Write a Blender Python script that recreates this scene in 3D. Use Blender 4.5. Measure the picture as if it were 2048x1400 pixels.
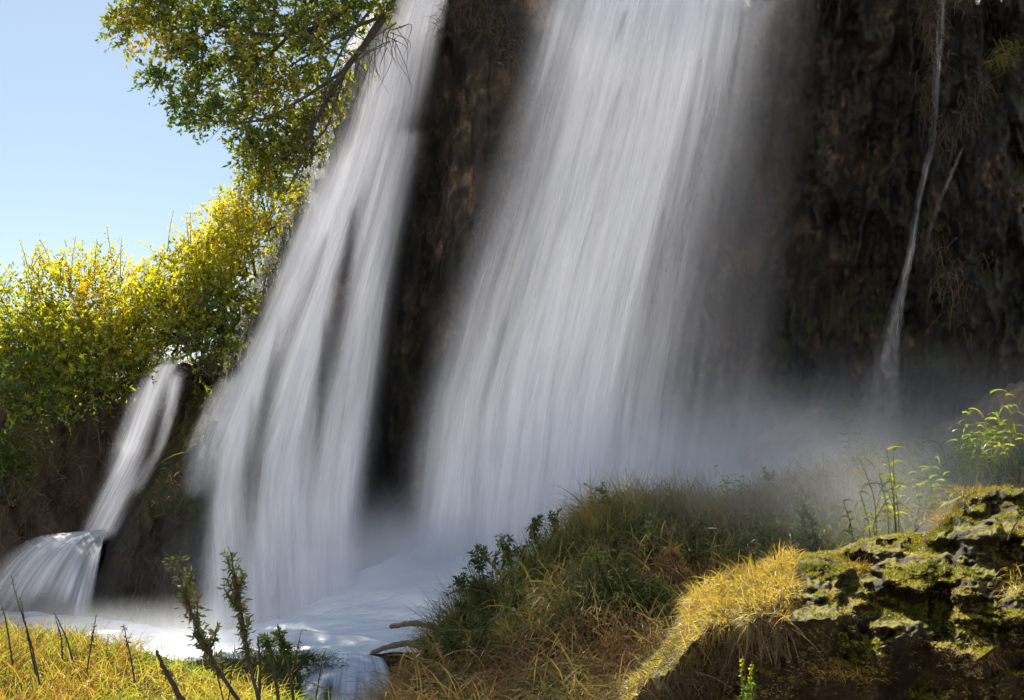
import bpy, math, random
import numpy as np
from mathutils import Vector

# ------------------------------------------------------------------ camera, sky, sun, exposure
SC = bpy.context.scene
for o in list(bpy.data.objects):
    bpy.data.objects.remove(o)
COL = SC.collection
CAMZ, PITCH, FPX = 1.7, math.radians(6.0), 1991.1
cam_d = bpy.data.cameras.new('camera'); cam = bpy.data.objects.new('camera', cam_d); COL.objects.link(cam)
cam_d.lens = 35; cam_d.sensor_width = 36; cam_d.clip_start = 0.05; cam_d.clip_end = 3000
cam.location = (0, 0, CAMZ); cam.rotation_euler = (math.radians(90) + PITCH, 0, 0)
SC.camera = cam

SUN_AZ, SUN_EL = math.radians(-22), math.radians(45)     # azimuth measured from +Y towards +X
SUNV = Vector((math.sin(SUN_AZ) * math.cos(SUN_EL), math.cos(SUN_AZ) * math.cos(SUN_EL), math.sin(SUN_EL)))
w = bpy.data.worlds.new("World"); SC.world = w; w.use_nodes = True
wn = w.node_tree.nodes; wl = w.node_tree.links
sky = wn.new('ShaderNodeTexSky'); sky.sky_type = 'NISHITA'; sky.sun_disc = False
sky.sun_elevation = SUN_EL; sky.sun_rotation = SUN_AZ
sky.air_density = 1.3; sky.dust_density = 0.35; sky.ozone_density = 1.0
wl.new(sky.outputs[0], wn['Background'].inputs[0]); wn['Background'].inputs[1].default_value = 0.05
sun_d = bpy.data.lights.new('sun', 'SUN'); sun = bpy.data.objects.new('sun', sun_d); COL.objects.link(sun)
sun_d.energy = 5.0; sun_d.angle = math.radians(0.5); sun_d.color = (1.0, 0.93, 0.80)
sun.rotation_euler = SUNV.to_track_quat('Z', 'Y').to_euler(); sun.location = (-20, 30, 40)

SC.view_settings.view_transform = 'Standard'; SC.view_settings.look = 'None'
SC.view_settings.gamma = 1; SC.view_settings.use_curve_mapping = False
SC.view_settings.exposure = 1.18
SC.render.engine = 'CYCLES'
cy = SC.cycles
cy.max_bounces = 6; cy.diffuse_bounces = 3; cy.glossy_bounces = 2; cy.transmission_bounces = 4
cy.volume_bounces = 2; cy.transparent_max_bounces = 28; cy.use_denoising = True
cy.caustics_reflective = False; cy.caustics_refractive = False
cy.volume_step_rate = 1.0; cy.volume_max_steps = 64

# ------------------------------------------------------------------ helpers
RNG = np.random.default_rng(7)
A = np.array
def P(px, py, Y):
    """point of the place that lies Y metres ahead, seen at photo pixel (px, py)"""
    px, py, Y = np.broadcast_arrays(np.asarray(px, float), np.asarray(py, float), np.asarray(Y, float))
    x = (px - 1024) / FPX; y = (700 - py) / FPX
    dy = math.cos(PITCH) - y * math.sin(PITCH); dz = math.sin(PITCH) + y * math.cos(PITCH)
    k = Y / dy
    return np.stack([x * k, Y, CAMZ + dz * k], -1)
def proj(p):
    """inverse of P: pixel of a point"""
    p = np.asarray(p, float); q = p - A([0, 0, CAMZ])
    f = q[..., 1] * math.cos(PITCH) + q[..., 2] * math.sin(PITCH)
    u = -q[..., 1] * math.sin(PITCH) + q[..., 2] * math.cos(PITCH)
    return 1024 + q[..., 0] / f * FPX, 700 - u / f * FPX

def _h(ix, iy, iz, seed):
    n = (ix * 374761393 + iy * 668265263 + iz * 2147483647 + seed * 144665) & 0xffffffff
    n = ((n ^ (n >> 13)) * 1274126177) & 0xffffffff
    n = ((n ^ (n >> 16)) * 2246822519) & 0xffffffff
    return ((n ^ (n >> 15)) & 0xffff) / 65535.0
def vn(x, y, z=0.0, seed=0):
    x, y, z = np.broadcast_arrays(np.asarray(x, float), np.asarray(y, float), np.asarray(z, float))
    ix, iy, iz = (np.floor(a).astype(np.int64) for a in (x, y, z))
    fx, fy, fz = x - ix, y - iy, z - iz
    fx, fy, fz = (f * f * (3 - 2 * f) for f in (fx, fy, fz))
    r = 0
    for a in (0, 1):
        for b in (0, 1):
            for c in (0, 1):
                wgt = (fx if a else 1 - fx) * (fy if b else 1 - fy) * (fz if c else 1 - fz)
                r = r + wgt * _h(ix + a, iy + b, iz + c, seed)
    return r
def fbm(x, y, z=0.0, seed=0, octv=4):
    r, amp, tot = 0, 1.0, 0
    x, y, z = np.asarray(x, float), np.asarray(y, float), np.asarray(z, float)
    for k in range(octv):
        r = r + amp * vn(x * 2 ** k, y * 2 ** k, z * 2 ** k, seed + k * 17); tot += amp; amp *= .5
    return r / tot
def sstep(a, b, x):
    t = np.clip((x - a) / (b - a), 0, 1); return t * t * (3 - 2 * t)
def nrm(v):
    return v / np.maximum(np.linalg.norm(v, axis=-1, keepdims=True), 1e-9)
def ip(x, pts):
    pts = A(pts, float); return np.interp(x, pts[:, 0], pts[:, 1])

class MB:
    """collects quads (and their tint), builds ONE mesh object"""
    def __init__(s): s.v = []; s.f = []; s.t = []; s.n = 0
    def add(s, v, f, t):
        v = np.asarray(v, float).reshape(-1, 3)
        s.v.append(v); s.f.append(np.asarray(f, np.int64).reshape(-1, 4) + s.n)
        s.t.append(np.broadcast_to(np.asarray(t, float), (len(v),))); s.n += len(v)
    def build(s, name, mat, parent=None, smooth=True):
        v = np.concatenate(s.v); f = np.concatenate(s.f); t = np.concatenate(s.t)
        o = mesh(name, v, f, mat, parent, smooth, {'tint': t})
        return o

def mesh(name, v, f, mat, parent=None, smooth=True, attrs=None, uv=None):
    me = bpy.data.meshes.new(name)
    v = np.asarray(v, np.float32); f = np.asarray(f, np.int32)
    off = A(parent.location, np.float32) if parent is not None else 0
    me.vertices.add(len(v)); me.vertices.foreach_set('co', (v - off).ravel().astype(np.float32))
    me.loops.add(f.size); me.loops.foreach_set('vertex_index', f.ravel())
    me.polygons.add(len(f)); me.polygons.foreach_set('loop_start', np.arange(0, f.size, 4, dtype=np.int32))
    me.update(calc_edges=True)
    me.polygons.foreach_set('use_smooth', np.full(len(f), smooth))
    for k, a in (attrs or {}).items():
        at = me.attributes.new(k, 'FLOAT', 'POINT'); at.data.foreach_set('value', np.asarray(a, np.float32))
    if uv is not None:
        ul = me.uv_layers.new(name='flow'); ul.data.foreach_set('uv', np.asarray(uv, np.float32)[f.ravel()].ravel())
    me.validate()
    me.materials.append(mat)
    o = bpy.data.objects.new(name, me); COL.objects.link(o)
    if parent is not None: o.parent = parent
    return o
def grid_faces(nr, nc):
    i = np.arange(nr - 1)[:, None] * nc + np.arange(nc - 1)[None]
    return np.stack([i, i + 1, i + nc + 1, i + nc], -1).reshape(-1, 4)
def tag(o, label=None, cat=None, group=None, kind=None):
    for k, x in (('label', label), ('category', cat), ('group', group), ('kind', kind)):
        if x: o[k] = x
    return o
def thing(name, loc, label, cat, group=None):
    o = bpy.data.objects.new(name, None); COL.objects.link(o); o.location = tuple(float(c) for c in loc)
    o.empty_display_size = .2
    return tag(o, label, cat, group)
def sample(V, u, v):
    """bilinear point on a grid V[r,c,3], u along columns, v along rows, both 0..1"""
    nr, nc = V.shape[:2]
    x = np.clip(u, 0, 1) * (nc - 1.001); y = np.clip(v, 0, 1) * (nr - 1.001)
    i, j = y.astype(int), x.astype(int); a, b = (y - i)[:, None], (x - j)[:, None]
    p = (V[i, j] * (1 - a) * (1 - b) + V[i + 1, j] * a * (1 - b) + V[i, j + 1] * (1 - a) * b + V[i + 1, j + 1] * a * b)
    n = nrm(np.cross(V[i, j + 1] - V[i, j], V[i + 1, j] - V[i, j]))
    return p, n

def tube(mb, pts, rad, n=5, tint=.5):
    pts = A(pts, float); m = len(pts); rad = np.broadcast_to(A(rad, float), (m,))
    tg = nrm(np.gradient(pts, axis=0))
    ref = A([0.31, 0.12, 0.94]) if abs(tg[0][2]) < .8 else A([.94, .2, .1])
    a = nrm(np.cross(tg, ref)); b = np.cross(tg, a)
    th = np.arange(n) / n * 2 * math.pi
    v = pts[:, None] + rad[:, None, None] * (np.cos(th)[None, :, None] * a[:, None] + np.sin(th)[None, :, None] * b[:, None])
    i = np.arange(m - 1)[:, None] * n; k = np.arange(n)[None]; k2 = (k + 1) % n
    f = np.stack([i + k, i + k2, i + n + k2, i + n + k], -1).reshape(-1, 4)
    mb.add(v, f, tint)
    # caps
    c = np.stack([pts[0], pts[-1]]); base = mb.n
def spline(ctrl, m=24):
    ctrl = A(ctrl, float); k = len(ctrl); t = np.linspace(0, k - 1, m)
    p = np.vstack([2 * ctrl[0] - ctrl[1], ctrl, 2 * ctrl[-1] - ctrl[-2]])
    i = np.minimum(t.astype(int), k - 2); u = (t - i)[:, None]
    p0, p1, p2, p3 = p[i], p[i + 1], p[i + 2], p[i + 3]
    return .5 * (2 * p1 + (p2 - p0) * u + (2 * p0 - 5 * p1 + 4 * p2 - p3) * u ** 2 + (3 * p1 - p0 - 3 * p2 + p3) * u ** 3)

def blades(mb, p, d, L, W, droop, tint, seg=4, side=None, taper=1.0):
    """N curved tapering strips. p base, d start direction, L length, W width, droop: gravity bend"""
    N = len(p); L = np.broadcast_to(L, (N,)); W = np.broadcast_to(W, (N,)); droop = np.broadcast_to(droop, (N,))
    s = np.linspace(0, 1, seg + 1)
    d = nrm(d)
    step = d[:, None] + A([0, 0, -1.0]) * (droop[:, None] * s[None])[..., None]
    step = nrm(step) * (L / (seg + 1))[:, None, None]
    c = p[:, None] + np.cumsum(step, 1) - step[:, :1] * .9
    if side is None:
        side = nrm(np.cross(d, RNG.normal(size=(N, 3))))
    wid = W[:, None] * (1 - s[None] ** 1.5 * .92 * taper)
    v = np.stack([c - side[:, None] * wid[..., None] / 2, c + side[:, None] * wid[..., None] / 2], 2)  # N,S+1,2,3
    b = np.arange(N)[:, None] * (seg + 1) * 2 + np.arange(seg)[None] * 2
    f = np.stack([b, b + 1, b + 3, b + 2], -1)
    mb.add(v, f, np.repeat(np.broadcast_to(tint, (N,)), (seg + 1) * 2))
def leaves(mb, p, d, size, ratio, tint):
    """folded diamond leaves"""
    N = len(p); d = nrm(d); size = np.broadcast_to(size, (N,))[:, None]
    sd = nrm(np.cross(d, RNG.normal(size=(N, 3)))); nn = np.cross(d, sd)
    v = np.stack([p, p + d * size * .45 + sd * size * ratio * .5 + nn * size * .08, p + d * size - nn * size * .06,
                  p + d * size * .45 - sd * size * ratio * .5 + nn * size * .08], 1)
    f = np.arange(N)[:, None] * 4 + np.arange(4)[None]
    mb.add(v, f, np.repeat(np.broadcast_to(tint, (N,)), 4))
def ball(n):
    v = nrm(RNG.normal(size=(n, 3))); return v * (RNG.random((n, 1)) ** (1 / 3))

# ------------------------------------------------------------------ materials
def M(name):
    m = bpy.data.materials.new(name); m.use_nodes = True; nt = m.node_tree; nt.nodes.clear()
    out = nt.nodes.new('ShaderNodeOutputMaterial')
    def nd(t, ins=None, **kw):
        n = nt.nodes.new(t)
        for k, x in kw.items(): setattr(n, k, x)
        for k, x in (ins or {}).items():
            if isinstance(x, bpy.types.NodeSocket): nt.links.new(x, n.inputs[k])
            else: n.inputs[k].default_value = x
        return n
    return m, nt, nd, out
def ramp(nd, fac, stops):
    r = nd('ShaderNodeValToRGB', {0: fac}); e = r.color_ramp.elements
    while len(e) < len(stops): e.new(.5)
    for i, (p, c) in enumerate(stops):
        e[i].position = p; e[i].color = (*c, 1) if len(c) == 3 else c
    return r.outputs[0]
def maprange(nd, v, a, b, c=0., d=1.):
    return nd('ShaderNodeMapRange', {0: v, 1: a, 2: b, 3: c, 4: d}).outputs[0]
def scaled(nd, src, sx, sy, sz, loc=(0, 0, 0)):
    return nd('ShaderNodeMapping', {0: src, 1: loc, 3: (sx, sy, sz)}).outputs[0]
def noise(nd, vec, scale, detail=4, rough=.55, dist=0.):
    return nd('ShaderNodeTexNoise', {'Vector': vec, 'Scale': scale, 'Detail': detail, 'Roughness': rough, 'Distortion': dist}).outputs[0]
def math_(nd, op, a, b):
    return nd('ShaderNodeMath', {0: a, 1: b}, operation=op).outputs[0]

def leaf_mat(name, stops, transl=.5, gloss=.06, rough=.4, trans_gain=1.3):
    m, nt, nd, out = M(name)
    t = nd('ShaderNodeAttribute', attribute_name='tint').outputs['Fac']
    c = ramp(nd, t, stops)
    tc = nd('ShaderNodeMix', {'Factor': 1.0, 6: c, 7: (trans_gain, trans_gain * .98, trans_gain * .55, 1)}, data_type='RGBA', blend_type='MULTIPLY').outputs[2]
    d = nd('ShaderNodeBsdfDiffuse', {0: c}).outputs[0]; tr = nd('ShaderNodeBsdfTranslucent', {0: tc}).outputs[0]
    g = nd('ShaderNodeBsdfGlossy', {0: (.9, .9, .9, 1), 'Roughness': rough}).outputs[0]
    x = nd('ShaderNodeMixShader', {0: transl, 1: d, 2: tr}).outputs[0]
    x = nd('ShaderNodeMixShader', {0: gloss, 1: x, 2: g}).outputs[0]
    nt.links.new(x, out.inputs[0]); return m
def rock_mat(name, stops, scale=1.0, rough=.65, spec=.5, bump=.5, moss=None, streak=(1.0, 1.0, .35), patch=0):
    m, nt, nd, out = M(name)
    pos = nd('ShaderNodeNewGeometry').outputs['Position']
    v = scaled(nd, pos, scale * streak[0], scale * streak[1], scale * streak[2])
    n1 = noise(nd, v, 1.1, 6, .62, .6); n2 = noise(nd, v, 5.0, 5, .6); n3 = noise(nd, scaled(nd, pos, scale, scale, scale), 22, 4, .6)
    s = math_(nd, 'ADD', math_(nd, 'MULTIPLY', n1, .55), math_(nd, 'ADD', math_(nd, 'MULTIPLY', n2, .3), math_(nd, 'MULTIPLY', n3, .15)))
    if patch: s = math_(nd, 'ADD', s, math_(nd, 'MULTIPLY', math_(nd, 'SUBTRACT', noise(nd, pos, .42, 3, .6, .5), .54), patch))
    c = ramp(nd, maprange(nd, s, .32, .68), stops)
    if moss:
        nz = nd('ShaderNodeSeparateXYZ', {0: nd('ShaderNodeNewGeometry').outputs['Normal']}).outputs[2]
        k = math_(nd, 'ADD', nz, math_(nd, 'MULTIPLY', noise(nd, pos, moss['scale'], 4, .6), moss['var']))
        k = maprange(nd, k, moss['lo'], moss['hi'])
        mc = ramp(nd, noise(nd, pos, moss['scale'] * 2.6, 3), moss['stops'])
        c = nd('ShaderNodeMix', {'Factor': k, 6: c, 7: mc}, data_type='RGBA').outputs[2]
    h = math_(nd, 'ADD', math_(nd, 'MULTIPLY', n2, .6), math_(nd, 'MULTIPLY', n3, .5))
    b = nd('ShaderNodeBump', {'Strength': bump, 'Distance': .12 / scale, 'Height': h}).outputs[0]
    rg = maprange(nd, n2, .3, .7, rough - .18, rough + .15)
    p = nd('ShaderNodeBsdfPrincipled', {'Base Color': c, 'Roughness': rg, 'Specular IOR Level': spec, 'Normal': b}).outputs[0]
    nt.links.new(p, out.inputs[0]); return m
def bark_mat(name, c0, c1):
    m, nt, nd, out = M(name)
    pos = nd('ShaderNodeNewGeometry').outputs['Position']
    n = noise(nd, pos, 14, 5, .6)
    c = ramp(nd, n, [(.3, c0), (.7, c1)])
    b = nd('ShaderNodeBump', {'Strength': .6, 'Distance': .02, 'Height': noise(nd, pos, 40, 4)}).outputs[0]
    p = nd('ShaderNodeBsdfPrincipled', {'Base Color': c, 'Roughness': .8, 'Normal': b}).outputs[0]
    nt.links.new(p, out.inputs[0]); return m
def water_mat(name, gain=1.0, fine=1.0, col=(.955, .96, .995), transl=.14, soft=.5):
    """falling water: streaks run along the flow (v of the uv map), 'amount' says how much water there is"""
    m, nt, nd, out = M(name)
    uv = nd('ShaderNodeUVMap', uv_map='flow').outputs[0]
    den = nd('ShaderNodeAttribute', attribute_name='amount').outputs['Fac']
    a = noise(nd, scaled(nd, uv, 1.9 * fine, .11, 1), 1.0, 3, .6, .35)
    b = noise(nd, scaled(nd, uv, 7 * fine, .24, 1, (3, 7, 0)), 1.0, 4, .62, .25)
    c = noise(nd, scaled(nd, uv, 30 * fine, .7, 1, (9, 2, 0)), 1.0, 3, .65)
    s = math_(nd, 'ADD', math_(nd, 'MULTIPLY', a, .46), math_(nd, 'ADD', math_(nd, 'MULTIPLY', b, .38), math_(nd, 'MULTIPLY', c, .16)))
    s = maprange(nd, s, .36, .64)                                   # 0..1 streaks
    # dense water closes up, thin water stays a soft veil with faint streaks
    k_ = math_(nd, 'ADD', 1.0 - soft, math_(nd, 'MULTIPLY', s, soft * 1.75))
    al = nd('ShaderNodeMath', {0: math_(nd, 'MULTIPLY', den, k_), 1: gain}, operation='MULTIPLY', use_clamp=True).outputs[0]
    cc = nd('ShaderNodeMix', {'Factor': maprange(nd, math_(nd, 'ADD', b, a), .75, 1.15), 6: (col[0] * .84, col[1] * .85, col[2] * .87, 1), 7: (*col, 1)}, data_type='RGBA').outputs[2]
    bp = nd('ShaderNodeBump', {'Strength': .2, 'Distance': .12, 'Height': s}).outputs[0]
    d = nd('ShaderNodeBsdfDiffuse', {0: cc, 'Normal': bp}).outputs[0]; t = nd('ShaderNodeBsdfTranslucent', {0: cc}).outputs[0]
    x = nd('ShaderNodeMixShader', {0: transl, 1: d, 2: t}).outputs[0]
    x = nd('ShaderNodeMixShader', {0: al, 1: nd('ShaderNodeBsdfTransparent').outputs[0], 2: x}).outputs[0]
    nt.links.new(x, out.inputs[0]); return m

BOUNCE_GRAVEL = rock_mat('bounce_gravel', [(0, (.47, .45, .435)), (.5, (.59, .565, .55)), (1, (.67, .64, .625))], .5, .9, .1, .3, streak=(1, 1, 1))  # kept pale so unseen ground and slope throw sunlight onto the falls
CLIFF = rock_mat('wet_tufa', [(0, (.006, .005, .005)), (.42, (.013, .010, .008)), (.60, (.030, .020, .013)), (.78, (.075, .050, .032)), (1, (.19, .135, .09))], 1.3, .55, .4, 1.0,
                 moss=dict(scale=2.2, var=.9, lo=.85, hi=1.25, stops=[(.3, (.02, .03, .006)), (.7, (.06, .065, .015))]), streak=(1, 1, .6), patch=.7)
EARTH = rock_mat('dark_earth', [(0, (.018, .014, .011)), (.5, (.05, .037, .026)), (1, (.12, .085, .055))], 1.5, .85, .2, .8)
BANKM = rock_mat('bank_soil', [(0, (.02, .018, .010)), (.5, (.045, .038, .018)), (1, (.08, .065, .03))], 1.5, .9, .15, .6, streak=(1, 1, 1))
WETROCK = rock_mat('wet_dark_rock', [(0, (.012, .011, .010)), (.6, (.04, .034, .028)), (1, (.09, .075, .06))], 3, .35, .6, .8, streak=(1, 1, .6))
PALEROCK = rock_mat('pale_tufa', [(0, (.035, .024, .018)), (.5, (.10, .065, .045)), (.8, (.20, .14, .10)), (1, (.27, .2, .15))], 2.4, .8, .25, .8, streak=(1, 1, .8))
MOSSROCK = rock_mat('mossy_tufa', [(0, (.008, .005, .003)), (.5, (.026, .016, .009)), (.8, (.06, .036, .018)), (1, (.10, .064, .034))], 5, .6, .22, 1.0,
                    moss=dict(scale=5.0, var=2.0, lo=1.72, hi=1.98, stops=[(.3, (.05, .055, .006)), (.5, (.19, .18, .008)), (.64, (.24, .20, .02)), (.8, (.24, .19, .07))]), streak=(1, 1, .7))
BARK = bark_mat('dark_bark', (.018, .013, .010), (.06, .043, .03))
TWIG = bark_mat('dry_twig', (.10, .07, .048), (.24, .18, .13))
TREELEAF = leaf_mat('tree_leaf', [(0, (.018, .045, .012)), (.4, (.05, .10, .015)), (.7, (.24, .24, .018)), (.9, (.50, .37, .02)), (1, (.38, .15, .03))], .55, .03, trans_gain=1.5)
BUSHLEAF = leaf_mat('bush_leaf', [(0, (.05, .09, .014)), (.3, (.13, .18, .014)), (.55, (.33, .33, .015)), (.85, (.58, .42, .018)), (1, (.5, .19, .03))], .72, .03, trans_gain=1.6)
GRASSM = leaf_mat('grass_blade', [(0, (.03, .065, .015)), (.3, (.13, .20, .02)), (.6, (.38, .40, .05)), (.8, (.42, .30, .08)), (1, (.24, .10, .035))], .5, .015, .4, 1.5)
BANKGRASS = leaf_mat('bank_grass_blade', [(0, (.06, .10, .04)), (.3, (.12, .14, .05)), (.55, (.26, .205, .08)), (.8, (.32, .21, .10)), (1, (.24, .14, .07))], .42, .015, .35)
DRYGRASS = leaf_mat('dry_grass_blade', [(0, (.16, .17, .02)), (.4, (.40, .29, .05)), (.7, (.44, .27, .09)), (1, (.18, .095, .04))], .6, .04, .4, 1.5)
WEEDLEAF = leaf_mat('weed_leaf', [(0, (.03, .06, .02)), (.4, (.07, .10, .028)), (.7, (.105, .11, .045)), (1, (.10, .06, .033))], .4, .02)
NETTLE = leaf_mat('nettle_leaf', [(0, (.02, .06, .03)), (.35, (.05, .12, .055)), (1, (.08, .10, .04))], .3)
REEDM = leaf_mat('reed_leaf', [(0, (.05, .10, .015)), (.5, (.16, .22, .025)), (1, (.34, .33, .05))], .6, .025, .4, 1.5)
MOSSM = leaf_mat('moss_fuzz', [(0, (.05, .065, .008)), (.45, (.19, .19, .012)), (.75, (.30, .26, .025)), (1, (.34, .27, .12))], .5, .03, .35, 1.4)
ROOTM = leaf_mat('hanging_root', [(0, (.02, .022, .010)), (.4, (.07, .05, .03)), (.75, (.15, .105, .06)), (1, (.24, .17, .10))], .3, .03, .5)
FALLM = water_mat('falling_water')
FALLTHIN = water_mat('thin_falling_water', 1.15, 1.6, soft=.7)

# ------------------------------------------------------------------ ground to the horizon
g = 2500.0
tag(mesh('ground', [(-g, -g, -4.5), (g, -g, -4.5), (g, g, -4.5), (-g, g, -4.5)], [[0, 1, 2, 3]], BOUNCE_GRAVEL), kind='structure')

# unseen pale valley slope, added behind the viewer to bounce sun onto shaded water
nr, nc = 60, 160
ty = np.linspace(0, 1, nr)[:, None]; tx = np.linspace(-1, 1, nc)[None]
hx = tx * 190 + 0 * ty; hy = -26 - 130 * ty + 60 * np.abs(tx) ** 2.5 * 0 + 0 * tx
hz = -4.6 + 62 * sstep(0, .75, ty) * (.75 + .5 * fbm(hx / 45, hy / 60, 0, 501, 3)) + 5 * (fbm(hx / 11, hy / 11, 0, 503, 4) - .5) * sstep(0, .15, ty)
tag(mesh('bounce_hills', np.stack([hx, hy, hz], -1).reshape(-1, 3), grid_faces(nr, nc)[:, ::-1], BOUNCE_GRAVEL), kind='structure')

# ------------------------------------------------------------------ cliff
SIL = [(-90, 800), (0, 742), (100, 690), (200, 652), (300, 618), (480, 545), (600, 492), (700, 440), (830, 385), (900, 332), (980, 258), (1090, 192), (1240, 148), (1400, 120)]
def cliff_Y(px, py):
    """smooth depth of the rock face seen at a photo pixel"""
    left = ip(py, [(-90, 31), (300, 30), (700, 28.2), (1000, 26), (1300, 24.6), (1500, 24.2)])
    right = ip(py, [(-90, 29.6), (300, 29.8), (600, 29.8), (800, 29), (950, 26.2), (1100, 24.5), (1500, 23)])
    k = sstep(1350, 1620, px); Y = left * (1 - k) + right * k
    mid = np.interp(py, [0, 200, 500, 800, 1000, 1150], [905, 870, 835, 800, 790, 770])
    Y = Y + 1.7 * np.exp(-((px - mid) / 52) ** 2) * sstep(30, 160, py) * (1 - sstep(1020, 1130, py))
    Y = Y + 2.4 * np.exp(-((px - 1690) / 130) ** 2 - ((py - 430) / 380) ** 4)
    Y = Y - 1.9 * np.exp(-((px - 1985) / 150) ** 4) * (1 - sstep(720, 830, py))
    Y = Y + 1.0 * np.exp(-((px - 1900) / 300) ** 2 - ((py - 850) / 60) ** 2)
    Y = Y - .9 * np.exp(-((px - 1150) / 260) ** 2) * sstep(-100, 500, py)
    Y = Y - .7 * np.exp(-((px - (760 - .25 * py)) / 110) ** 2)
    d = (px - np.interp(py, *A(SIL).T)) / 105
    t = np.clip(1 - d, 0, 1); Y = Y + 3.2 * (1 - np.sqrt(np.maximum(1 - t * t * .999, 0)))
    gl = np.exp(-((px - 1320) / 210) ** 4)
    t = np.clip(1 - (py + 90) / (60 + 170 * gl), 0, 1); Y = Y + (1.6 + 4.2 * gl) * (1 - np.sqrt(np.maximum(1 - t * t * .999, 0)))
    return Y
def cliff_rough(px, py):
    warp = 26 * (fbm(px / 120, py / 160, 0, 5) - .5)
    fl = np.abs(fbm((px + warp) / 46, py / 260, 0, 11, 4) - .5) * 2          # hanging curtains of tufa
    lump = fbm((px + warp) / 60, py / 75, 0, 23, 5) - .5
    fine = fbm((px + warp) / 13, py / 20, 0, 31, 3) - .5
    k = .55 + .45 * sstep(1400, 1560, px) + .25 * np.exp(-((px - 900) / 120) ** 2)
    k = k + .45 * sstep(1480, 1700, px)
    big = (fbm(px / 210 + 3, py / 300, 0, 51, 3) - .5) * 3.2 * sstep(1480, 1750, px)
    r = k * (-.75 * (1 - fl) ** 2 - 1.3 * lump - .34 * fine) + .5
    wet = sstep(1560, 1480, px)                       # rock worn smoother under the water
    r = r + big
    return r * (1 - wet) + wet * np.where(r < 0, r * .35, r)
nr, nc = 430, 520
py = np.linspace(-90, 1400, nr)[:, None] * np.ones((1, nc))
c = np.linspace(0, 1, nc) ** 1.05
pl = np.interp(py, *A(SIL).T)
px = pl + (2750 - pl) * c[None]
edge = sstep(0, 60, px - pl) * sstep(0, 40, py + 90)
CL = P(px, py, cliff_Y(px, py) + edge * cliff_rough(px, py) + (1 - edge) * .2)
# the edge breaks up a little, then the rock runs back behind the skyline
jit = (fbm(py[:, 0] / 22, 0 * py[:, 0], 0, 77, 4) - .5)
CL[:, 0, 0] += jit * .35
back1 = P(pl[:, 0] + 260, py[:, 0], CL[:, 0, 1] + 9); back2 = P(pl[:, 0] + 700, py[:, 0], CL[:, 0, 1] + 26)
V = np.concatenate([back2[:, None], back1[:, None], CL], 1)
top1 = V[0] + A([0, 3, .15]); top2 = V[0] + A([0, 10, .6]); top3 = V[0] + A([0, 34, 1.6])
V = np.concatenate([top3[None], top2[None], top1[None], V], 0)
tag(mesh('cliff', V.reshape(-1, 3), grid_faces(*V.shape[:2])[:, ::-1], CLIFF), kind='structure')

# ------------------------------------------------------------------ left terrace and its hollow
def hill_top(px):
    return np.interp(px, [-700, 0, 250, 330, 430, 520, 620, 720, 860], [740, 715, 712, 720, 640, 545, 430, 250, 60])
nr, nc = 170, 240
px = np.linspace(-700, 860, nc)[None] * np.ones((nr, 1)); s = np.linspace(0, 1, nr)[:, None]
top = hill_top(px) + 45 + 60 * (fbm(px / 60, 0 * px, 0, 47, 4) - .5); pyy = top + (1420 - top) * s
Yh = np.interp(s, [0, .06, .2, .45, .6, .75, 1], [29.2, 29.0, 30.2, 30.4, 29.4, 27, 24]) + 0 * px
Yh = Yh + sstep(350, 600, px) * 4.0 - 1.6 * np.exp(-((px - 150) / 110) ** 2 - ((pyy - 1150) / 90) ** 2)
Yh = Yh + 1.1 * (fbm(px / 70, pyy / 90, 0, 41, 5) - .5) + .5 * (fbm(px / 24, pyy / 50, 0, 43, 4) - .5)
HL = P(px, pyy, Yh)
b1 = HL[0] + A([0, 3, .5]); b2 = HL[0] + A([-2, 14, 2.0]); b3 = HL[0] + A([-4, 60, 2.0])
V = np.concatenate([b3[None], b2[None], b1[None], HL], 0)
tag(mesh('hillside', V.reshape(-1, 3), grid_faces(*V.shape[:2])[:, ::-1], EARTH), kind='structure')

# ------------------------------------------------------------------ pool of foam
rows = [(1312, 16.6), (1306, 17.5), (1290, 19), (1235, 21), (1165, 23), (1095, 25), (1050, 27.5), (1030, 31)]
nr, nc = 150, 260
Yr = np.linspace(16.6, 31, nr)[:, None]
zz = np.interp(Yr, [r[1] for r in rows], [P(800, *r)[2] for r in rows])
X = np.linspace(-15, 9, nc)[None] * np.ones((nr, 1)); Yg = Yr * np.ones((1, nc))
# the torrent streams from the upper right to the lower left; it lies lower towards the left
fl_u = (X * .45 + Yg * .9); fl_v = (X * .9 - Yg * .45)
zg = zz + .45 * (fbm(fl_u * 1.1, fl_v * .35, 0, 61, 4) - .5) + .14 * (fbm(fl_u * 4, fl_v * .9, 0, 63, 3) - .5)
zl = np.interp(Yr, [16.6, 19, 21, 24, 31], [P(300, b, a)[2] for a, b in ((16.6, 1325), (19, 1310), (21, 1292), (24, 1258), (31, 1200))])
lo = sstep(-1.0, -7.5, X + .0 * Yg); zg = zg * (1 - lo) + (zl + zg - zz) * lo
PV = np.stack([X, Yg, zg], -1)
m, nt, nd, out = M('foaming_water')
pos = nd('ShaderNodeNewGeometry').outputs['Position']
mp = nd('ShaderNodeMapping', {0: pos, 2: (0, 0, math.radians(27)), 3: (.55, 2.6, 1)}).outputs[0]
n1 = noise(nd, mp, 1.2, 5, .6, .4); n2 = noise(nd, mp, 5, 4, .6, .3)
s = math_(nd, 'ADD', math_(nd, 'MULTIPLY', n1, .65), math_(nd, 'MULTIPLY', n2, .35))
den = nd('ShaderNodeAttribute', attribute_name='amount').outputs['Fac']
k = math_(nd, 'ADD', math_(nd, 'MULTIPLY', s, .9), math_(nd, 'SUBTRACT', math_(nd, 'MULTIPLY', den, .75), .25))
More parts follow.
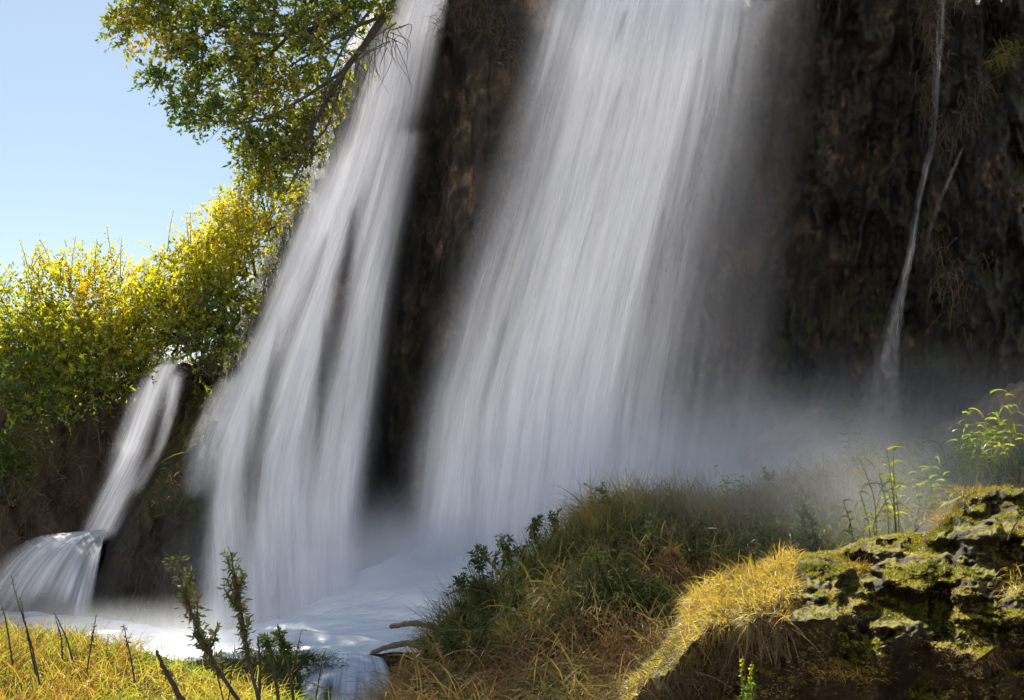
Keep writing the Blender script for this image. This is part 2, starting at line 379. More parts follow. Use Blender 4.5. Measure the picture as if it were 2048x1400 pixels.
cc = ramp(nd, k, [(.28, (.05, .06, .075)), (.44, (.36, .40, .45)), (.58, (.70, .74, .79)), (.78, (.93, .945, .97))])
b = nd('ShaderNodeBump', {'Strength': .8, 'Distance': .2, 'Height': s}).outputs[0]
nt.links.new(nd('ShaderNodeBsdfPrincipled', {'Base Color': cc, 'Roughness': .6, 'Specular IOR Level': .25, 'Normal': b}).outputs[0], out.inputs[0])
ppx, ppy = proj(PV)
dens = np.clip(.95 - 1.35 * np.exp(-((ppx - 760) / 75) ** 2 - ((ppy - 1075) / 42) ** 2) - .5 * sstep(420, 200, ppx), 0, 1)
tag(mesh('water', PV.reshape(-1, 3), grid_faces(nr, nc), m, attrs={'amount': dens.ravel()}), kind='structure')

# ------------------------------------------------------------------ falling water
def stream_density(px, py, streams):
    inv = 1.0
    for st in streams:
        st = A(st, float); y = st[:, 0]
        cx, wl_, wr_, pk = (np.interp(py, y, st[:, k]) for k in (1, 2, 3, 4))
        inside = sstep(y[0] - 1, y[0] + 30, py) * (1 - sstep(y[-1] - 30, y[-1], py)) if st.shape[1] < 6 else 1.0
        t = (px - cx) / np.where(px < cx, wl_, wr_)
        inv = inv * (1 - np.clip(pk * inside * np.exp(-np.abs(t) ** 2.4), 0, 1))
    return 1 - inv
def sheet(name, parent, L, R, py0, py1, depth, streams, mat, nr=150, nc=110, layers=1, gap=.16, seed=0, wob=.16, wm=None, gain=(1.0, .6, .4), end=(0, 0), notches=()):
    """layered curtain of falling water between two bank lines, hung in front of the rock"""
    obs = []
    for ly in range(layers):
        py = np.linspace(py0, py1, nr)[:, None] * np.ones((1, nc))
        l = np.interp(py, *A(L, float).T); r = np.interp(py, *A(R, float).T)
        u = np.linspace(0, 1, nc)[None] * np.ones((nr, 1))
        px = l + (r - l) * u
        wid = np.mean(r - l) * .0145
        v = (py - py0) * .0145
        Y = depth(px, py) - .32 - gap * (ly + 1)
        Y = Y - wob * (fbm(u * wid * 1.6, v * .12, 0, seed + ly * 7 + 3, 4) - .5) * 2
        d = stream_density(px + 10 * (fbm(u * wid * 2.5, v * .3, 0, seed + ly + 50, 3) - .5), py, streams)
        for (nx, ny, nw, nl, sl, am) in notches:      # a rock parts the water and leaves a dark tail below it
            q_ = (py - ny) / nl; d = d * (1 - am * np.exp(-((px - nx - sl * (py - ny)) / (nw * (.6 + .8 * np.clip(q_, 0, 1)))) ** 2) * sstep(-.06, .04, q_) * (1 - sstep(.25, 1, q_)))
        d = np.clip(d * (.46 + 1.25 * fbm(u * wid * 1.25 + ly * 9, v * .075 + 2.5 * u, 0, seed + 60 + ly, 4)), 0, 1) ** 1.35 * gain[ly] * np.minimum(1, np.minimum(u, 1 - u) * 8)
        if end[0]: d = d * sstep(py0, py0 + end[0], py)
        if end[1]: d = d * (1 - sstep(py1 - end[1], py1, py))
        uv = np.stack([u * wid + seed * 3.7 + ly * 11.3, v + ly * 5.1], -1)
        obs.append(mesh(name, P(px, py, Y).reshape(-1, 3), grid_faces(nr, nc)[:, ::-1], mat, parent, True, {'amount': d.ravel()}, uv.reshape(-1, 2)))
    return obs

# the wide main fall
mf = thing('waterfall', P(1120, 1080, 25), 'widest white waterfall pouring down the middle of the dark cliff', 'waterfall')
core = [(-90, 1345, 190, 130, .97, 1), (0, 1330, 190, 130, .97, 1), (200, 1285, 165, 130, .97, 1), (400, 1225, 165, 135, .97, 1), (600, 1160, 170, 150, .97, 1), (800, 1100, 180, 175, .95, 1), (950, 1060, 195, 220, .92, 1), (1090, 1030, 205, 260, .92, 1)]
veil = [(-90, 1480, 70, 60, .26, 1), (200, 1430, 80, 80, .15, 1), (500, 1360, 90, 100, .13, 1), (800, 1320, 130, 130, .20, 1), (1090, 1320, 200, 180, .5, 1)]
wispl = [(-90, 1150, 60, 60, .45, 1), (100, 1110, 50, 60, .35, 1), (300, 1050, 55, 70, .2, 1), (600, 960, 60, 80, .25, 1), (900, 870, 50, 90, .5, 1), (1090, 850, 30, 100, .65, 1)]
wispr = [(-90, 1580, 80, 60, .09, 1), (300, 1530, 90, 70, .06, 1), (800, 1470, 110, 80, .09, 1), (1090, 1480, 100, 120, .2, 1)]
mL = [(-90, 1060), (0, 1045), (200, 985), (400, 930), (600, 865), (800, 810), (950, 790), (1190, 765)]
mR = [(-90, 1760), (200, 1740), (500, 1690), (800, 1650), (1190, 1600)]
sheet('water_sheet', mf, mL, mR, -88, 1190, cliff_Y, [core, veil, wispl, wispr], FALLM, 240, 230, 3, .2, 1, .2, notches=[(1252, 20, 8, 110, -.28, .5), (1238, 180, 12, 420, -.3, .3), (1400, 120, 14, 500, -.2, .28), (1130, 420, 14, 420, -.33, .25), (1215, 560, 13, 450, -.28, .25), (1010, 640, 12, 380, -.28, .25), (1330, 420, 14, 480, -.18, .25)])

# the left fall that fans over the shoulder of the cliff
lf = thing('waterfall', P(560, 1240, 24.5), 'tall white waterfall fanning over the cliff shoulder below the leafy tree', 'waterfall')
s1 = [(0, 812, 70, 60, .75, 1), (120, 765, 70, 60, .6, 1), (250, 705, 50, 50, .45, 1), (340, 668, 34, 34, .75, 1), (480, 612, 30, 28, .95, 1), (640, 556, 30, 24, 1, 1), (740, 515, 34, 28, 1, 1), (830, 482, 45, 40, .85, 1), (950, 462, 34, 40, .6, 1), (1100, 450, 34, 50, .55, 1), (1260, 450, 50, 70, .6, 1)]
s1b = [(740, 470, 20, 30, .4), (800, 440, 35, 30, .55), (870, 408, 30, 40, .5), (960, 385, 18, 40, .3), (1010, 375, 10, 30, .1)]
s2 = [(0, 850, 60, 40, .95, 1), (120, 820, 50, 42, .9, 1), (250, 775, 50, 45, .75, 1), (400, 690, 38, 36, .9, 1), (560, 640, 40, 30, .97, 1), (750, 600, 40, 34, .97, 1), (900, 572, 40, 50, .95, 1), (1080, 552, 45, 60, .9, 1), (1260, 560, 80, 110, .9, 1)]
s3 = [(250, 800, 30, 36, .75), (380, 770, 36, 38, .9), (520, 742, 34, 40, .9), (700, 722, 44, 40, .8), (900, 690, 60, 46, .8), (1080, 660, 70, 50, .75), (1260, 640, 90, 70, .85)]
s4 = [(400, 720, 40, 40, .12), (600, 690, 40, 40, .12), (900, 650, 50, 50, .3), (1260, 650, 90, 70, .4)]
lL = [(-80, 800), (0, 752), (100, 700), (200, 662), (300, 628), (480, 555), (600, 502), (720, 440), (820, 392), (920, 350), (1000, 340), (1280, 360)]
lR = [(-80, 930), (0, 900), (150, 880), (300, 862), (600, 800), (800, 780), (1000, 760), (1280, 760)]
sheet('water_sheet', lf, lL, lR, -80, 1275, cliff_Y, [s1, s1b, s2, s3, s4], FALLM, 220, 180, 3, .17, 2, .14, end=(0, 60), notches=[(735, 130, 12, 260, -.38, .35), (790, 210, 10, 280, -.3, .3), (655, 470, 13, 330, -.33, .5), (708, 420, 17, 480, -.15, .55), (560, 640, 12, 420, -.2, .4), (650, 640, 10, 420, -.05, .4), (505, 800, 11, 330, -.1, .35)])

# narrow fall of the left terrace
hillY = lambda px, py: np.interp(py, [700, 730, 800, 900, 1070], [29.0, 28.2, 27.9, 27.7, 27.2]) + 0 * px
nf = thing('waterfall', P(210, 1060, 27), 'narrow sunlit waterfall spilling from under the yellow bushes', 'waterfall')
n1s = [(700, 368, 8, 8, .3, 1), (722, 345, 14, 14, .8, 1), (745, 322, 24, 20, 1, 1), (800, 292, 26, 26, .95, 1), (880, 264, 26, 26, .8, 1), (960, 238, 24, 28, .65, 1), (1060, 205, 34, 26, .6, 1), (1085, 195, 44, 20, .6, 1)]
n2s = [(735, 355, 14, 14, .5), (780, 345, 12, 14, .55), (830, 340, 14, 10, .3), (900, 318, 10, 10, .25), (1000, 262, 20, 14, .2)]
sheet('water_sheet', nf, [(700, 315), (740, 270), (800, 240), (900, 205), (1085, 120)], [(700, 388), (800, 385), (900, 345), (1085, 240)], 700, 1085, hillY, [n1s, n2s], FALLTHIN, 90, 60, 2, .1, 3, .08, gain=(1, .7), end=(26, 22))

# fan shaped lower cascade
ff = thing('waterfall', P(90, 1240, 23.5), 'low fan shaped cascade spraying left from a ledge above sunny grass', 'waterfall')
nr, nc = 90, 110
for ly in range(2):
    t = np.linspace(0, 1, nr)[:, None]; u = np.linspace(0, 1, nc)[None]
    ang_x = 216 - (30 + 290 * (1 - u)) * t ** (.85 - .2 * (1 - u)) + 7 * (vn(u * 14, 0 * u, 0, 95) - .5)          # each thread leaves the ledge and bends down
    pyy = 1064 + 14 * (fbm(u * 5, 0 * u, 0, 97, 3) - .5) - 6 * np.sin(t * 3) * (1 - u) + (205 + 20 * (1 - u)) * t ** (1.3 + .9 * (1 - u)) * (.8 + .3 * vn(u * 9, 0 * u, 0, 96))
    Y = 26.6 - 3.0 * t - .3 * ly + .0 * u - .7 * np.sin(t * 3.1) * 1
    V = P(ang_x + 0 * pyy, pyy, Y + 0 * pyy)
    d = (.12 + 1.3 * fbm(u * 6 + 3 * ly, t * 1.3, 0, 91 + ly, 3) ** 1.7) * (1.0 - .6 * t) * np.minimum(1, np.minimum(u * 5, (1 - u) * 10)) * sstep(1.0, .7, t) * sstep(-.03, .10, t)
    uv = np.stack([u * 3.2 + 7 * ly + 0 * t, t * 3.2 + 0 * u], -1)
    mesh('water_sheet', V.reshape(-1, 3), grid_faces(nr, nc)[:, ::-1], FALLTHIN, ff, True, {'amount': np.clip(d, 0, 1).ravel()}, uv.reshape(-1, 2))

# threads on the right of the cliff
def thread(label, st, w, seed, dY=.1):
    th = thing('waterfall', P(st[-1][1], st[-1][0], float(cliff_Y(st[-1][1], st[-1][0]))), label, 'waterfall')
    st = A(st, float)
    L = np.c_[st[:, 0], st[:, 1] - st[:, 2] * 1.6]; R = np.c_[st[:, 0], st[:, 1] + st[:, 3] * 1.6]
    S = np.c_[st, np.ones(len(st))]
    sheet('water_sheet', th, L, R, st[0, 0], st[-1, 0], lambda a, b: cliff_Y(a, b) + .75 * cliff_rough(a, b) - dY, [S], FALLTHIN, 160, 24, 1, .06, seed, .06, end=(15, 60))
thread('thin bluish water thread running down the mossy right buttress', [(-60, 1885, 7, 6, .32), (60, 1882, 7, 6, .36), (150, 1874, 7, 6, .3), (240, 1868, 7, 6, .16), (300, 1864, 6, 5, .15), (330, 1854, 6, 5, .3), (420, 1834, 5, 4, .22), (500, 1822, 7, 6, .32), (600, 1800, 12, 8, .42), (680, 1790, 24, 10, .36), (760, 1782, 40, 16, .3), (860, 1775, 60, 30, .2), (930, 1770, 70, 40, .1)], 10, 21)
thread('faint water trickle branching right of the longer thread on the buttress', [(290, 1925, 5, 4, .12), (340, 1905, 6, 4, .22), (400, 1880, 4, 4, .12), (470, 1858, 4, 4, .10), (560, 1838, 4, 4, .06)], 6, 22)

# small cascade in the foreground gap
fc = thing('waterfall', P(680, 1400, 14.5), 'small foreground cascade tumbling over a dark rock between grassy banks', 'waterfall')
nr, nc = 80, 100
t = np.linspace(0, 1, nr)[:, None]; u = np.linspace(-1, 1, nc)[None]
def dome(off, bump=0.0):
    px = 690 + u * (74 + 52 * t ** .8) - 14 * t
    py = 1306 + 9 * u ** 2 + (135 + 20 * (1 - u ** 2)) * t ** 1.25
    Y = 16.7 - 3.6 * np.sin(t * 1.5) * (1 - .35 * u ** 2) - off + bump
    return P(px + 0 * py, py, Y + 0 * py)
rk = dome(-.12, .16 * (fbm(u * 4 + 0 * t, t * 5 + 0 * u, 0, 71, 4) - .5))
mesh('rock', rk.reshape(-1, 3), grid_faces(nr, nc)[:, ::-1], WETROCK, fc)
for ly in range(2):
    rp_ = fbm(u * 5.5 + .5 * t, t * 1.3 + 0 * u, 0, 73 + ly, 3)
    d = np.clip(1.25 - .45 * t + 2.4 * (rp_ - .5) * sstep(.05, .5, t), 0, 1) * sstep(1.02, .85, np.abs(u))
    d = d - .75 * np.exp(-((u + .15) / .20) ** 2 - ((t - .62) / .2) ** 2) - .5 * np.exp(-((u - .45) / .13) ** 2 - ((t - .75) / .3) ** 2)
    mesh('water_sheet', dome(.05 + .09 * ly, .05 * (fbm(u * 8 + 0 * t, t * 2 + 0 * u, 0, 75 + ly, 3) - .5)).reshape(-1, 3), grid_faces(nr, nc)[:, ::-1], FALLM, fc, True,
         {'amount': np.clip(d * 1.2, 0, 1).ravel()}, np.stack([u * 2.2 + 4 * ly + 0 * t, t * 2.6 + 0 * u], -1).reshape(-1, 2))

# ------------------------------------------------------------------ near banks (ground under the grass)
def bank(name, ridge, foot, nr=90, nc=160, back=3.0, amp=.25, seed=0, pw=.85):
    ridge = A(ridge, float); x = np.linspace(ridge[0, 0], ridge[-1, 0], nc)
    rpy = np.interp(x, ridge[:, 0], ridge[:, 1]); rY = np.interp(x, ridge[:, 0], ridge[:, 2])
    foot = A(foot, float); fpy = np.interp(x, foot[:, 0], foot[:, 1]); fY = np.interp(x, foot[:, 0], foot[:, 2])
    t = np.linspace(0, 1, nr)[:, None]
    py = rpy + (fpy - rpy) * t; Y = rY + (fY - rY) * t ** pw
    V = P(x[None] + 0 * t, py, Y)
    V[..., 2] += amp * (fbm(V[..., 0] * .9, V[..., 1] * .9, 0, seed + 100, 4) - .5) * np.minimum(1, t * 4)
    bk = [V[0] + A([0, back * k, -back * k * k * 1.1]) for k in (1.0, .55, .2)]
    W = np.concatenate([np.stack(bk), V], 0)
    tag(mesh(name, W.reshape(-1, 3), grid_faces(*W.shape[:2])[:, ::-1], BANKM), kind='structure')
    return V
MID = bank('bank', [(772, 1480, 12.6), (812, 1385, 13.2), (888, 1292, 14), (1000, 1205, 14.6), (1090, 1120, 15.2), (1180, 1040, 15.8), (1300, 1010, 16.5), (1450, 1010, 17.2), (1600, 985, 18), (1750, 965, 18.8), (1900, 945, 19.5), (2048, 905, 20), (2500, 820, 21)],
           [(772, 1500, 9), (1250, 1500, 8.5), (1700, 1330, 9.5), (2500, 1250, 10)], seed=1, amp=.5)
KNOLL = bank('knoll', [(-500, 1235, 8.6), (0, 1262, 8.4), (130, 1275, 8.2), (280, 1310, 7.9), (420, 1358, 7.6), (560, 1412, 7.3), (760, 1490, 7)], [(-500, 1700, 4), (760, 1700, 4.4)], seed=2, amp=.16, back=2.5)
SIDE = bank('bank', [(200, 1335, 15.6), (300, 1336, 15.4), (420, 1332, 15), (520, 1322, 14.8), (580, 1320, 14.8), (598, 1360, 14.8), (610, 1440, 14.8)], [(200, 1520, 10), (610, 1560, 11)], seed=3, amp=.2, back=1.5)

nr, nc = 60, 90
gx = np.linspace(1.7, 34, nc)[None] + np.zeros((nr, 1)); gy = np.linspace(-6, 14, nr)[:, None] + np.zeros((1, nc))
gz = -.75 + .04 * gy + .35 * (fbm(gx * .5, gy * .5, 0, 131, 4) - .5) - 3 * sstep(2.6, 1.7, gx)
NEAR = np.stack([gx, gy, gz], -1)
tag(mesh('bank', NEAR.reshape(-1, 3), grid_faces(nr, nc), BANKM), kind='structure')

# ------------------------------------------------------------------ grass on the banks
def grass_on(mb, V, n, u0, u1, v0, v1, L, W, droop, lean, tintf, seg=4, keep=None):
    u = RNG.uniform(u0, u1, n); v = v0 + (v1 - v0) * RNG.random(n)
    p, nn = sample(V, u, v)
    if keep is not None:
        k = keep(p); p, nn, u, v = p[k], nn[k], u[k], v[k]
    n = len(p)
    d = nn * .3 + A([0, 0, .9]) + RNG.normal(size=(n, 3)) * .38 + A(lean)
    ln = L * RNG.uniform(.5, 1.25, n) * (.6 + .8 * vn(p[:, 0] * 1.6, p[:, 1] * 1.6, 0, 8))
    blades(mb, p - nn * .02, d, ln, W * RNG.uniform(.6, 1.4, n), droop * RNG.uniform(.4, 1.5, n), tintf(p, n), seg)
def tint_patch(lo, hi, sc=1.0, seed=0, jit=.15):
    def f(p, n):
        a = fbm(p[:, 0] * sc, p[:, 1] * sc, p[:, 2] * sc, seed, 3)
        return np.clip(lo + (hi - lo) * sstep(.3, .7, a) + RNG.normal(size=n) * jit, 0, 1)
    return f
mb = MB()
grass_on(mb, KNOLL, 30000, .25, 1, 0, .75, .26, .0075, 1.5, (.12, -.15, 0), tint_patch(.32, .72, 1.4, 3, .12))
grass_on(mb, KNOLL, 9000, .25, .62, 0, .7, .32, .006, .9, (.1, -.1, 0), tint_patch(.75, 1, 1.4, 5, .1), keep=lambda p: (vn(p[:, 0] * .9, p[:, 1] * .9, 0, 9) + (-p[:, 0] - 2.6) * .25) > .55)
tag(mb.build('grass', GRASSM), 'bright yellow green grass on the sunlit knoll below the fan cascade', 'grass', kind='stuff')
mb = MB()
grass_on(mb, MID, 26000, 0, .62, 0, .95, .95, .014, 2.0, (-.3, -.5, 0), tint_patch(.2, .95, .8, 13, .15), 6)
grass_on(mb, MID, 12000, .0, .62, 0, .12, .75, .012, .9, (-.15, 0, .25), tint_patch(.1, .55, .8, 15, .1), 5)
tag(mb.build('grass', BANKGRASS), 'dark olive and brown drooping grass covering the shaded bank', 'grass', kind='stuff')
mb = MB()
grass_on(mb, MID, 13000, .5, 1, 0, .6, .75, .02, 1.6, (-.15, -.1, 0), tint_patch(.12, .5, .7, 17, .12), 5)
tag(mb.build('grass', BANKGRASS), 'misty green long grass at the cliff foot behind the mossy rock', 'grass', kind='stuff')
mb = MB()
grass_on(mb, SIDE, 14000, 0, 1, 0, .8, .40, .012, 1.3, (0, -.1, 0), tint_patch(.1, .6, .9, 19, .12), 5)
tag(mb.build('grass', BANKGRASS), 'green and straw grass beside the small foreground cascade', 'grass', kind='stuff')

# ------------------------------------------------------------------ mossy rock on the right
RSIL = [(1240, 1420), (1256, 1372), (1285, 1345), (1330, 1300), (1365, 1240), (1395, 1185), (1440, 1160), (1500, 1140), (1575, 1112), (1640, 1104), (1690, 1098), (1752, 1074), (1800, 1066), (1860, 1064), (1888, 1036), (1920, 1000), (1955, 982), (2000, 972), (2060, 976), (2200, 960), (2500, 940)]
nr, nc = 260, 420
x = np.linspace(1240, 2500, nc); top = np.interp(x, *A(RSIL, float).T)
top = top + 9 * (fbm(x / 16, 0 * x, 0, 201, 3) - .5) + 5 * (vn(x / 6, 0 * x, 0, 202) - .5)
t = np.linspace(0, 1, nr)[:, None] ** 1.0
px = x[None] + 0 * t; py = top + (1560 - top) * t
drop = py - top
lip = np.interp(x, [1240, 1300, 1400, 1560, 1700, 1850, 1960, 2048, 2500], [20, 30, 70, 110, 150, 190, 290, 300, 320])[None]
q = drop / (lip * (.75 + .6 * fbm(px / 55, 0 * px, 0, 209, 3)))
Y = np.interp(q, [0, .12, 1.0, 1.12, 1.5, 3], [8.0, 7.75, 6.35, 6.3, 6.55, 6.7])
Y = Y - .6 * sstep(1400, 1240, px)
# rounded tufa lumps of two sizes, a few broad ledges
def worley(x, y, seed):
    ix, iy = np.floor(x).astype(np.int64), np.floor(y).astype(np.int64); best = np.full(x.shape, 9.0)
    for a in (-1, 0, 1):
        for b_ in (-1, 0, 1):
            cx = ix + a + .15 + .7 * _h(ix + a, iy + b_, 0 * ix, seed); cyy = iy + b_ + .15 + .7 * _h(ix + a, iy + b_, 0 * ix + 5, seed)
            best = np.minimum(best, (x - cx) ** 2 + (y - cyy) ** 2)
    return np.sqrt(np.maximum(1 - best / .85, 0))
wx = px + 40 * (fbm(px / 60, py / 60, 0, 211, 3) - .5); wy = py + 40 * (fbm(px / 60, py / 60, 0, 212, 3) - .5)
in_ = sstep(0, .05, q)
Y = Y - .75 * (fbm(px / 150, py / 95, 0, 213, 4) - .5) * in_
mm = sstep(.40, .58, fbm(px / 75, py / 60, 0, 214, 3))                     # where cushions sit
Y = Y - (.34 * worley(wx / 64, wy / 36, 216) * (.3 + .7 * mm) + .17 * worley(wx / 25, wy / 15, 217) * (.25 + .75 * mm) + .07 * worley(wx / 10, wy / 7, 218) * mm) * in_ * (1 - .65 * sstep(1.0, 1.4, q))
for (bx, by, brx, bry, am) in [(1740, 1345, 55, 28, .45), (1755, 1252, 28, 14, .3), (1800, 1180, 60, 24, .25), (2000, 1240, 60, 20, .35), (1990, 1075, 60, 20, .4), (1610, 1190, 70, 26, .25), (1650, 1240, 40, 16, .3), (1940, 1190, 70, 22, .3)]:
    # small ledges: a flat top with a drop below it
    e = (py - by) / bry; Y = Y - am * np.exp(-((wx - bx) / brx) ** 2) * np.where(e < 0, np.exp(-(e / 1.6) ** 2), np.exp(-(e / .5) ** 2))
Y = Y - .07 * (fbm(px / 9, py / 8, 0, 219, 3) - .5)
RK = P(px, py, Y)
RK[..., 2] += in_ * (.05 * (fbm(px / 40, py / 32, 0, 241, 3) - .5) + .018 * (fbm(px / 9, py / 7, 0, 242, 2) - .5))
bk = [RK[0] + A([0, b, -b * b * .35 - .02]) for b in (3.0, 1.8, .9, .35, .12)]
W = np.concatenate([np.stack(bk), RK], 0)
lft = W[:, :1] + A([.25, 1.6, -.3])
W = np.concatenate([lft, W], 1)
rock = mesh('boulder', W.reshape(-1, 3), grid_faces(*W.shape[:2])[:, ::-1], MOSSROCK)
tag(rock, 'large dark tufa rock with sunlit moss cushions on its ledges', 'rock')
# moss cushions: short fuzz on the faces that look up
N = 200000
u = RNG.random(N) * .66; v = RNG.random(N) ** 1.3
p, nn = sample(RK, u, v); nn = np.where(nn[:, 1:2] > .6, -nn, nn); nn = nn * np.sign(nn[:, 2:3] + 1e-6)
ms = vn(p[:, 0] * 4.5, p[:, 1] * 4.5, p[:, 2] * 4.5, 221) * .6 + vn(p[:, 0] * 13, p[:, 1] * 13, p[:, 2] * 13, 222) * .4
k = (nn[:, 2] > .4) & (ms > .50)
p, nn, ms = p[k], nn[k], ms[k]
mb = MB(); n = len(p)
blades(mb, p, nn + RNG.normal(size=(n, 3)) * .5, RNG.uniform(.015, .042, n), .0065, .6, np.clip(.1 + 1.3 * (vn(p[:, 0] * 5, p[:, 1] * 5, p[:, 2] * 5, 225) - .1) + RNG.normal(size=n) * .12, 0, 1), 2)
mb.build('moss', MOSSM, rock)
def rock_point(px_, py_):
    """nearest grid point of the rock to a photo pixel"""
    j = int(np.clip((px_ - 1240) / 1260 * (nc_r - 1), 0, nc_r - 1)); col = pyr[:, j]
    return RK[int(np.argmin(np.abs(col - py_))), j]
nc_r, pyr = nc, py.copy()

def tuft(label, px_, py_, n, rad, L, W, droop, t0, t1, mat=DRYGRASS, lean=(0, 0, 0), name='grass_tuft', cat='grass tuft', at=None, group=None, spread=.55, seg=5):
    c = rock_point(px_, py_) if at is None else A(at)
    mb = MB()
    q = RNG.normal(size=(n, 3)) * A(rad); p = c + q
    d = A([0, 0, 1.]) + RNG.normal(size=(n, 3)) * spread + A(lean) + q * A([.6, .6, 0]) / max(rad)
    blades(mb, p, d, L * RNG.uniform(.45, 1.2, n), W * RNG.uniform(.6, 1.3, n), droop * RNG.uniform(.4, 1.5, n), np.clip(RNG.uniform(t0, t1, n), 0, 1), seg)
    o = mb.build(name, mat); o.location = (0, 0, 0)
    return tag(o, label, cat, group)
# the golden mat: grass rooted along the left shoulder of the rock
mb = MB(); n = 8500
xx = 1372 + 222 * RNG.random(n) ** .9
rp = A([rock_point(a_, np.interp(a_, *A(RSIL, float).T) + abs(RNG.normal()) * 55) for a_ in xx]) + RNG.normal(size=(n, 3)) * .015
cl = fbm(rp[:, 0] * 7, rp[:, 1] * 3, rp[:, 2] * 7, 231, 2)[:, None]
d = A([-.35, -.2, .6]) + RNG.normal(size=(n, 3)) * .6 + (cl - .5) * A([2.4, 0, 1.2])
blades(mb, rp, d, RNG.uniform(.08, .24, n) * (.5 + cl[:, 0]), .0048 * RNG.uniform(.6, 1.4, n), RNG.uniform(.3, 2.6, n), np.clip(RNG.normal(.40, .22, n) + (cl[:, 0] - .5) * .5, 0, 1), 5)
n = 1500; xx = RNG.uniform(1248, 1370, n); rp = A([rock_point(a_, np.interp(a_, *A(RSIL, float).T) + abs(RNG.normal()) * 18) for a_ in xx])
blades(mb, rp, A([-.1, -.2, .6]) + RNG.normal(size=(n, 3)) * .6, RNG.uniform(.03, .13, n), .006, RNG.uniform(.3, 2, n), np.clip(RNG.normal(.3, .3, n), 0, 1), 4)
tag(mb.build('grass_tuft', DRYGRASS), 'golden dry grass mat glowing on the left shoulder of the mossy rock', 'grass tuft')
mb = MB(); n = 5000
xx = RNG.uniform(1258, 1575, n); oy = RNG.random(n) ** 1.4
rp = A([rock_point(a_, np.interp(a_, [1258, 1290, 1400, 1575], [1382, 1345, 1228, 1205]) + o_ * np.interp(a_, [1258, 1290, 1430, 1575], [40, 70, 150, 60])) for a_, o_ in zip(xx, oy)])
cl = fbm(rp[:, 0] * 6, rp[:, 1] * 3, rp[:, 2] * 6, 233, 2)[:, None]
c2 = fbm(rp[:, 0] * 14, rp[:, 1] * 8, rp[:, 2] * 14, 235, 2)[:, None]
d = A([-.1, -.4, .1]) + RNG.normal(size=(n, 3)) * .7 + (cl - .5) * A([3.5, 0, 1.0]) + (c2 - .5) * A([3.0, .5, 2.0])
blades(mb, rp, d, RNG.uniform(.05, .30, n) * (.3 + 1.2 * cl[:, 0]), .0042 * RNG.uniform(.5, 1.4, n), RNG.uniform(.2, 3, n), np.clip(RNG.normal(.62, .22, n) - oy * .1, 0, 1), 7)
tag(mb.build('dry_grass', ROOTM), 'brown dead grass hanging below the golden mat on the rock face', 'dry grass')
tuft('straw tuft standing in the middle of the mossy ledge', 1720, 1140, 130, (.05, .04, .02), .13, .004, 1.0, .3, .7)
tuft('straw tuft in the notch under the highest hump of the rock', 1895, 1040, 260, (.06, .06, .05), .16, .004, 1.2, .2, .7, lean=(-.2, -.1, 0))
tuft('sparse grass crowning the highest hump of the mossy rock', 1950, 988, 260, (.13, .05, .02), .11, .004, .9, .1, .7)
tuft('pale grass tuft drooping at the right frame edge of the rock', 2035, 1180, 140, (.06, .05, .06), .2, .004, 1.8, .3, .6, lean=(-.3, -.2, 0))
tuft('dry tuft on the lowest mossy ledge of the rock', 1700, 1350, 260, (.1, .05, .02), .12, .004, 1.3, .25, .7)
tuft('thin pale tendrils hanging on the dark lower rock face', 1950, 1290, 50, (.05, .02, .03), .25, .004, 4, .5, .8, lean=(0, -.4, -.6))

# ------------------------------------------------------------------ leafy shoots
def shoots(mb_leaf, mb_twig, c, r, n, L, k, lsize, ratio, tint, up=.6, droop=.3, seed=0, gap=.0, outw=.6, jit=.1, inner=.25, twig_w=.012, gap_sc=1.2):
    """n leafy shoots filling an ellipsoid with open gaps between clumps"""
    q = ball(n); q = q * (inner + (1 - inner) * np.linalg.norm(q, axis=1, keepdims=True)) ** .4
    st = c + q * r
    if gap:
        keep = fbm(st[:, 0] * gap_sc, st[:, 1] * gap_sc, st[:, 2] * gap_sc, 300 + seed, 2) > gap
        st, q = st[keep], q[keep]
    n = len(st)
    if n == 0: return
    d = nrm(q * outw + A([0, 0, up]) + RNG.normal(size=(n, 3)) * .45)
    ln = L * RNG.uniform(.5, 1.3, n)
    s = (np.arange(k) + .5) / k
    pos = st[:, None] + d[:, None] * (ln[:, None] * s[None])[..., None] + A([0, 0, -1.]) * (droop * ln[:, None] * s[None] ** 2)[..., None]
    ct = tint + .22 * (fbm(st[:, 0] * .8, st[:, 1] * .8, st[:, 2] * .8, 310 + seed, 2) - .5) * 2 + RNG.normal(size=n) * jit
    ld = nrm(d[:, None] * .55 + RNG.normal(size=(n, k, 3)) * .6)
    leaves(mb_leaf, pos.reshape(-1, 3), ld.reshape(-1, 3), lsize * RNG.uniform(.4, 1.55, n * k), ratio, np.clip(np.repeat(ct, k) + RNG.normal(size=n * k) * .07, 0, 1))
    blades(mb_twig, st - d * ln[:, None] * .3, d, ln * 1.2, twig_w, droop, .5, 3)

